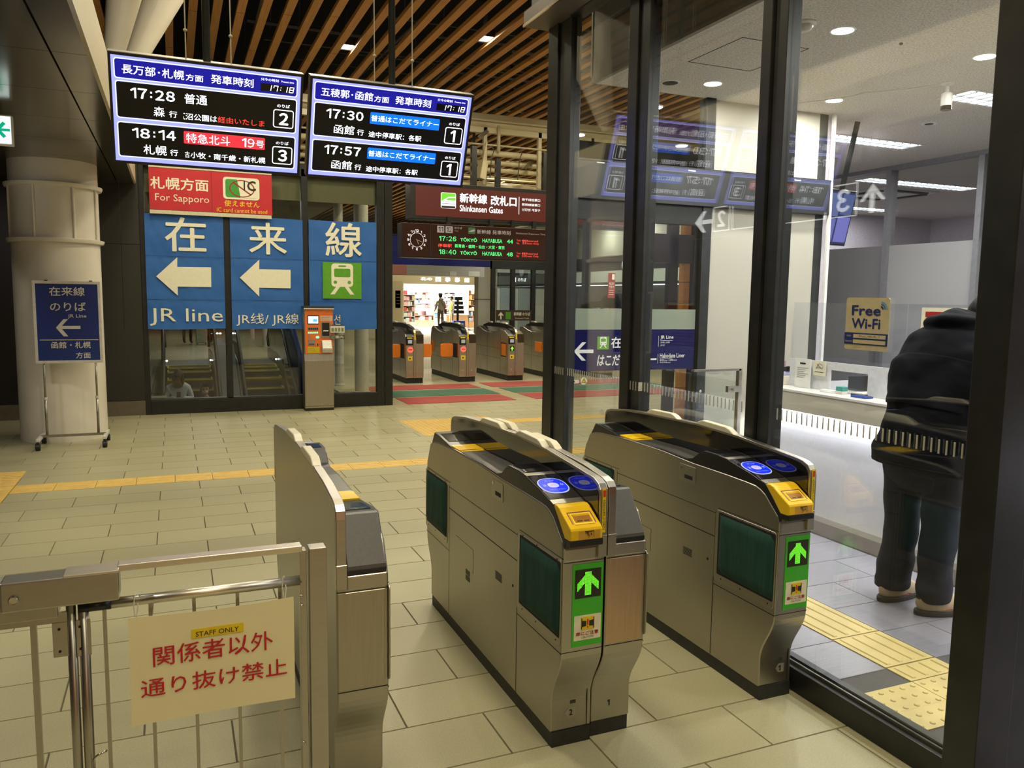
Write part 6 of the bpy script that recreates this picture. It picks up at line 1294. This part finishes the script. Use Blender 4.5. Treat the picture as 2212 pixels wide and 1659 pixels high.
def ringed(name, rings, m, parent, n=36, sub=1, wr=.008, closed=True, seed=0, sc=1.0, arc=None, th=0):
    """garment shell: (centre x, y, z, half width x, half width y, tilt) rings joined by a smooth sweep, with creases from noise"""
    mb = MB(); R = []; steps = 4; K = []
    for A, B in zip(rings, rings[1:]):
        for q in range(steps): f = q/steps; K.append([a+(b-a)*f for a, b in zip(A, B)])
    K.append(list(rings[-1]))
    a0, a1 = arc or (0, 2*PI); nn = n if not arc else n+1
    for cx, cy, cz, ax, ay, ti in K:
        ring = []
        for k in range(nn):
            a = a0+(a1-a0)*k/n; ca, sa = math.cos(a), math.sin(a); p = Vector((ax*ca, ay*sa, cz))
            d = noise.noise(Vector((p.x*5+seed, p.y*5, cz*11)))*1.2+noise.noise(Vector((p.x*13, p.y*13+seed, cz*30)))*.6+noise.noise(Vector((p.x*3, p.y*3-seed, cz*4+p.y*6)))*.8
            f = sc+wr*d/max(.5*(ax+ay), .04)
            x, y = ax*f*ca, ay*f*sa; ring.append(mb.bm.verts.new((cx+x*math.cos(ti), cy+y, cz-x*math.sin(ti))))
        R.append(ring)
    for A, B in zip(R, R[1:]):
        for k in range(n if not arc else n): mb.bm.faces.new([A[k], A[(k+1) % nn], B[(k+1) % nn], B[k]])
    if closed and not arc: mb.bm.faces.new(R[0][::-1]); mb.bm.faces.new(R[-1])
    o = obj(name, mb, m, parent, smooth=True)
    if th: t_ = o.modifiers.new('s', 'SOLIDIFY'); t_.thickness = th
    s = o.modifiers.new('sub', 'SUBSURF'); s.levels = s.render_levels = sub; return o
# jacket: flared hem, broad shoulders
J = [(-.02, 0, .735, .150, .245, .12), (-.02, 0, .75, .175, .272, .12), (-.015, 0, .82, .178, .272, .12), (-.005, 0, .92, .170, .252, .15), (.015, 0, 1.02, .166, .242, .22), (.045, 0, 1.12, .168, .250, .32), (.08, 0, 1.22, .168, .262, .42), (.115, 0, 1.31, .162, .265, .5), (.15, 0, 1.38, .145, .250, .55), (.18, 0, 1.425, .12, .215, .6), (.20, 0, 1.45, .09, .16, .62)]
jk = ringed('jacket', J, navyj, man, n=80, wr=.017, seed=4)
ringed('back_yoke', [(.022, 0, 1.045, .168, .246, .24), (.045, 0, 1.12, .168, .250, .32), (.08, 0, 1.22, .168, .262, .42), (.10, 0, 1.27, .165, .264, .46)], navyj, man, n=40, wr=.016, seed=4, sc=1.022, arc=(math.radians(112), math.radians(248)), th=.004)
ringed('hem_band', [(-.02, 0, .742, .172, .268, .12), (-.02, 0, .765, .176, .272, .12)], navyj, man, n=80, wr=.016, seed=4, sc=1.02)
def sleeve(pts, name='sleeve'): 
    o = obj(name, MB().tube([p for p, r in pts], [r for p, r in pts], 18), navyj, man, smooth=True); s = o.modifiers.new('sub', 'SUBSURF'); s.levels = s.render_levels = 1; return o
sleeve([((.16, .17, 1.30), .10), ((.22, .235, 1.22), .092), ((.31, .27, 1.11), .078), ((.40, .24, 1.06), .065), ((.49, .19, 1.05), .050), ((.50, .185, 1.05), .042)]); sleeve([((.16, -.17, 1.30), .10), ((.22, -.235, 1.22), .094), ((.32, -.27, 1.10), .080), ((.42, -.25, 1.055), .066), ((.52, -.21, 1.045), .050), ((.53, -.205, 1.045), .042)])
hd_ = MB(); hd_.ell((0, 0, 0), .150, .165, .102, 44, 30)
for v in hd_.bm.verts:
    x, y, z = v.co; fold = noise.noise(Vector((x*5, y*5, z*26)))*1.5+math.sin(z*58+x*16+math.cos(y*11)*1.6)*.6; v.co += Vector((x*.10, y*.08, z*.16))*fold
    v.co.z += .018*noise.noise(Vector((x*9, y*9, 3)))
    if x > .05: v.co.z *= 1-.25*(x-.05)/.1
ho = obj('hood', hd_, navyj, man, smooth=True); ho.location = (.165, .0, 1.462); ho.rotation_euler = (0, .22, 0); ho.modifiers.new('s', 'SUBSURF').levels = 1
head(man, (.335, -.04, 1.525), pitch=.70, yaw=-.15)
for k in (1, -1):
    y = .112*k; x0 = -.02 if k > 0 else 0.0
    ringed('trouser_leg', [(x0-.005, y, .065, .070, .060, 0), (x0-.008, y, .078, .088, .076, 0), (x0-.012, y, .14, .090, .080, 0), (x0, y, .28, .088, .080, 0), (x0+.02, y, .46, .092, .086, 0), (x0+.02, y*.98, .62, .105, .100, 0), (x0+.01, y*.95, .78, .125, .118, 0), (x0, y*.8, .90, .135, .125, 0)], jean, man, n=48, wr=.016, seed=8+k)
ringed('trouser_seat', [(.0, 0, .63, .095, .165, 0), (-.002, 0, .68, .125, .195, 0), (-.002, 0, .76, .142, .212, 0), (0, 0, .86, .146, .212, 0), (0, 0, .90, .13, .19, 0)], jean, man, n=48, wr=.010, seed=3)
pk = MB(); pk.tube([(-.128, -.165, .73), (-.150, -.11, .735), (-.154, -.055, .735)], .0018, 5); pk.tube([(-.128, -.165, .73), (-.126, -.16, .665), (-.146, -.11, .64), (-.148, -.055, .665), (-.154, -.055, .735)], .0016, 5); obj('pocket_stitching', pk, mat('denim_stitch', S(44, 44, 50), .8), man)
shoe = mat('tan_suede', S(168, 148, 120), .8, noise=.1, nscale=30); sole = mat('shoe_sole', S(38, 34, 32), .7)
def shoe_(x, y, rz):
    e = bpy.data.objects.new('shoe', bpy.data.meshes.new('shoe')); COL.objects.link(e); e.parent = man; e.location = (x, y, 0); e.rotation_euler = (0, 0, rz)
    mb = MB(); mb.ell((.06, 0, .055), .158, .052, .062, 24, 14)
    for v in mb.bm.verts:
        if v.co.z < .02: v.co.z = .02
        if v.co.x > .08: v.co.z = .02+(v.co.z-.02)*(1-.45*(v.co.x-.08)/.13)
        if v.co.x < 0: v.co.z = .02+(v.co.z-.02)*1.25
    bmesh.ops.recalc_face_normals(mb.bm, faces=mb.bm.faces[:]); mb.bm.to_mesh(e.data); mb.bm.free(); e.data.materials.append(shoe)
    for p in e.data.polygons: p.use_smooth = True
    sp_ = MB(); pts = []
    for k in range(28):
        a = 2*PI*k/28; pts.append((.06+.163*math.cos(a), .056*math.sin(a)*(1-.12*math.cos(a+.3))))
    sp_.prism(pts, 0, .028, 'z'); obj('sole', sp_, sole, e, bevel=.006); obj('heel_loop', MB().tube([(-.085, -.01, .085), (-.10, 0, .10), (-.085, .01, .085)], .004, 6), sole, e)
    obj('side_accent', MB().tube([(.02, -.049, .035), (.06, -.052, .045), (.10, -.049, .032)], .003, 5), mat('rust_accent', S(150, 70, 50), .6), e)
    obj('side_stitch', MB().tube([(-.03, -.042, .07), (.02, -.046, .06), (.05, -.04, .08)], .002, 5), sole, e)
shoe_(-.03, .115, .05); shoe_(.0, -.115, -.28)
hand(man, (.50, .185, 1.045), (1, -.3, -.15), (0, 0, 1), side=-1); hand(man, (.53, -.205, 1.04), (1, .3, -.15), (0, 0, 1))
wa = obj('waistband_skin', MB().tube([(-.165, -.05, .80), (-.17, 0, .803), (-.165, .05, .80)], .006, 6), jean, man)

# ---- simple standing figure for the far people
def far_person(lab, loc, rz, top, leg, H=1.68, hat=None, hairm=hair, long=False, mask=None, bend=.0, phone=False, hood=None, bag=None, group=None, shoes=None, hp=None):
    t = thing('person', lab, 'person', loc, rz, group); k = H/1.70; up_ = lambda x, y, z: (x*k, y*k, z*k)
    q = bend
    J = [(up_(0, 0, .92), (.13, .10)), (up_(.01+q*.1, 0, 1.12), (.125, .10)), (up_(q*.25, 0, 1.34), (.135, .10)), (up_(q*.4, 0, 1.45), .055), (up_(.01+q*.55, 0, 1.52), .05),
         (up_(0, .09, .86), .085), (up_(.01, .10, .48), .06), (up_(-.01, .10, .09), .042), (up_(.10, .11, .04), .04), (up_(0, -.09, .86), .085), (up_(.06, -.10, .48), .06), (up_(.02, -.10, .09), .042), (up_(.13, -.11, .04), .04)]
    if phone: arms = [(up_(q*.25, .18, 1.33), .065), (up_(.08, .25, 1.10), .055), (up_(.26, .08, 1.14), .038), (up_(q*.25, -.18, 1.33), .065), (up_(.08, -.25, 1.10), .055), (up_(.26, -.06, 1.14), .038)]
    else: arms = [(up_(q*.25, .18, 1.33), .062), (up_(-.02+q*.2, .25, 1.06), .05), (up_(.14, .22, .95), .036), (up_(q*.25, -.18, 1.33), .062), (up_(.02+q*.2, -.26, 1.06), .05), (up_(.16, -.20, .98), .036)]
    J += arms; E = [(0, 1), (1, 2), (2, 3), (3, 4), (0, 5), (5, 6), (6, 7), (7, 8), (0, 9), (9, 10), (10, 11), (11, 12), (2, 13), (13, 14), (14, 15), (2, 16), (16, 17), (17, 18)]
    skinned('body', J, E, [0, 0, 0, 2, 1, 1, 1, 3, 1, 1, 1, 3, 0, 0, 0, 0, 0, 0], [top, leg, skin, shoes or blackpl], t)
    head(t, up_(.03+q*.75, 0, 1.60-q*.05), pitch=q*1.3 if hp is None else hp, s=k*1.02, hairm=hairm, long=long, mask=mask, hat=hat)
    for side, a in ((1, arms[2]), (-1, arms[5])): hand(t, a[0], (.9, -.25*side if phone else 0, -.4 if not phone else .1), (0, 0, 1), s=k, side=-side)
    if hood: obj('hood', MB().ell(up_(-.07+q*.3, 0, 1.45), .09*k, .13*k, .07*k, 18, 12), hood, t, smooth=True)
    if bag: obj('shoulder_bag', MB().box(-.10*k, .02*k, -.28*k, -.18*k, .75*k, 1.0*k), bag, t, bevel=.02); obj('bag_strap', MB().tube([up_(-.05, -.2, 1.0), up_(-.13, -.05, 1.25), up_(-.02, .1, 1.43), up_(.1, .0, 1.3)], .012, 6), bag, t)
    return t
fleece = mat('white_fleece', S(196, 200, 206), .9, noise=.08, nscale=20, bump=.4, bscale=30); brownh = mat('brown_hair', S(64, 42, 34), .6, noise=.2, nscale=60); maskm = mat('white_mask', S(206, 200, 196), .8)
w1 = far_person('woman in a white fleece jacket looking down at a phone on the left escalator', (.03, 15.9, -1.36), -PI/2, fleece, blackpl, H=1.55, hairm=brownh, long=True, bend=.25, phone=True, mask=None, hp=.8)
obj('scarf', MB().lathe([(.085, 1.20), (.115, 1.23), (.12, 1.27), (.10, 1.32), (.07, 1.34)], (.04, 0, 0), 20), mat('brown_scarf', S(104, 70, 64), .9, bump=.5, bscale=40), w1, smooth=True)
ph = thing('mobile_phone', 'dark phone in the hands of the woman on the escalator', 'phone', (.03, 15.56, -.245), rot=(.6, 0, 0)); bx('case', ph, blackpl, -.036, .036, -.004, .004, -.06, .07, bevel=.003); bx('screen', ph, mat('phone_glass', S(60, 70, 90), .1), -.032, .032, .004, .005, -.055, .065)
far_person('person in black with a white mask behind the woman on the left escalator', (.46, 15.1, -1.62), -PI/2, blackpl, blackpl, H=1.62, mask=maskm, bend=.05)
greyc = mat('grey_hoodie', S(150, 146, 128), .9, bump=.3, bscale=30); trg = mat('grey_trousers', S(86, 80, 66), .8)
far_person('shop customer in a grey hooded coat and black hat seen from behind', (11.75, 36.6, 0), PI/2+.1, greyc, trg, H=1.70, hat=mat('black_hat', (.012, .012, .012), .8), hood=greyc, bag=mat('brown_bag', S(80, 52, 36), .7))
far_person('shop clerk with short dark hair in a yellow green top', (12.85, 38.2, 0), PI, mat('lime_top', S(176, 190, 60), .8), mat('beige_trousers', S(180, 160, 120), .8), H=1.58)
bk_ = far_person('walker in a tan coat with a black backpack, partly behind the window frame', (7.02, 29.2, 0), PI, mat('tan_coat', S(150, 120, 84), .9), blackpl, H=1.66)
obj('backpack', MB().ell((-.16, 0, 1.15), .12, .15, .22, 18, 14), blackpl, bk_, smooth=True)
far_person('dark dressed passenger standing beyond the left escalator', (.35, 27.0, 0), 1.2, blackpl, blackpl, H=1.7)
sc2 = thing('suitcase', 'pale suitcase beside the passenger beyond the left escalator', 'suitcase', (.75, 26.6, 0)); bx('shell', sc2, mat('pale_case', S(150, 146, 134), .5), -.16, .16, -.1, .1, .05, .6, bevel=.03)
for x in (-.12, .12): obj('caster_wheel', MB().lathe([(.025, -.02), (.025, .02)], (x, 0, .026), 12, 'x'), rubber, sc2)
obj('pull_handle', MB().tube([(-.08, .06, .6), (-.08, .06, .95), (.08, .06, .95), (.08, .06, .6)], .008, 6), tb_, sc2)
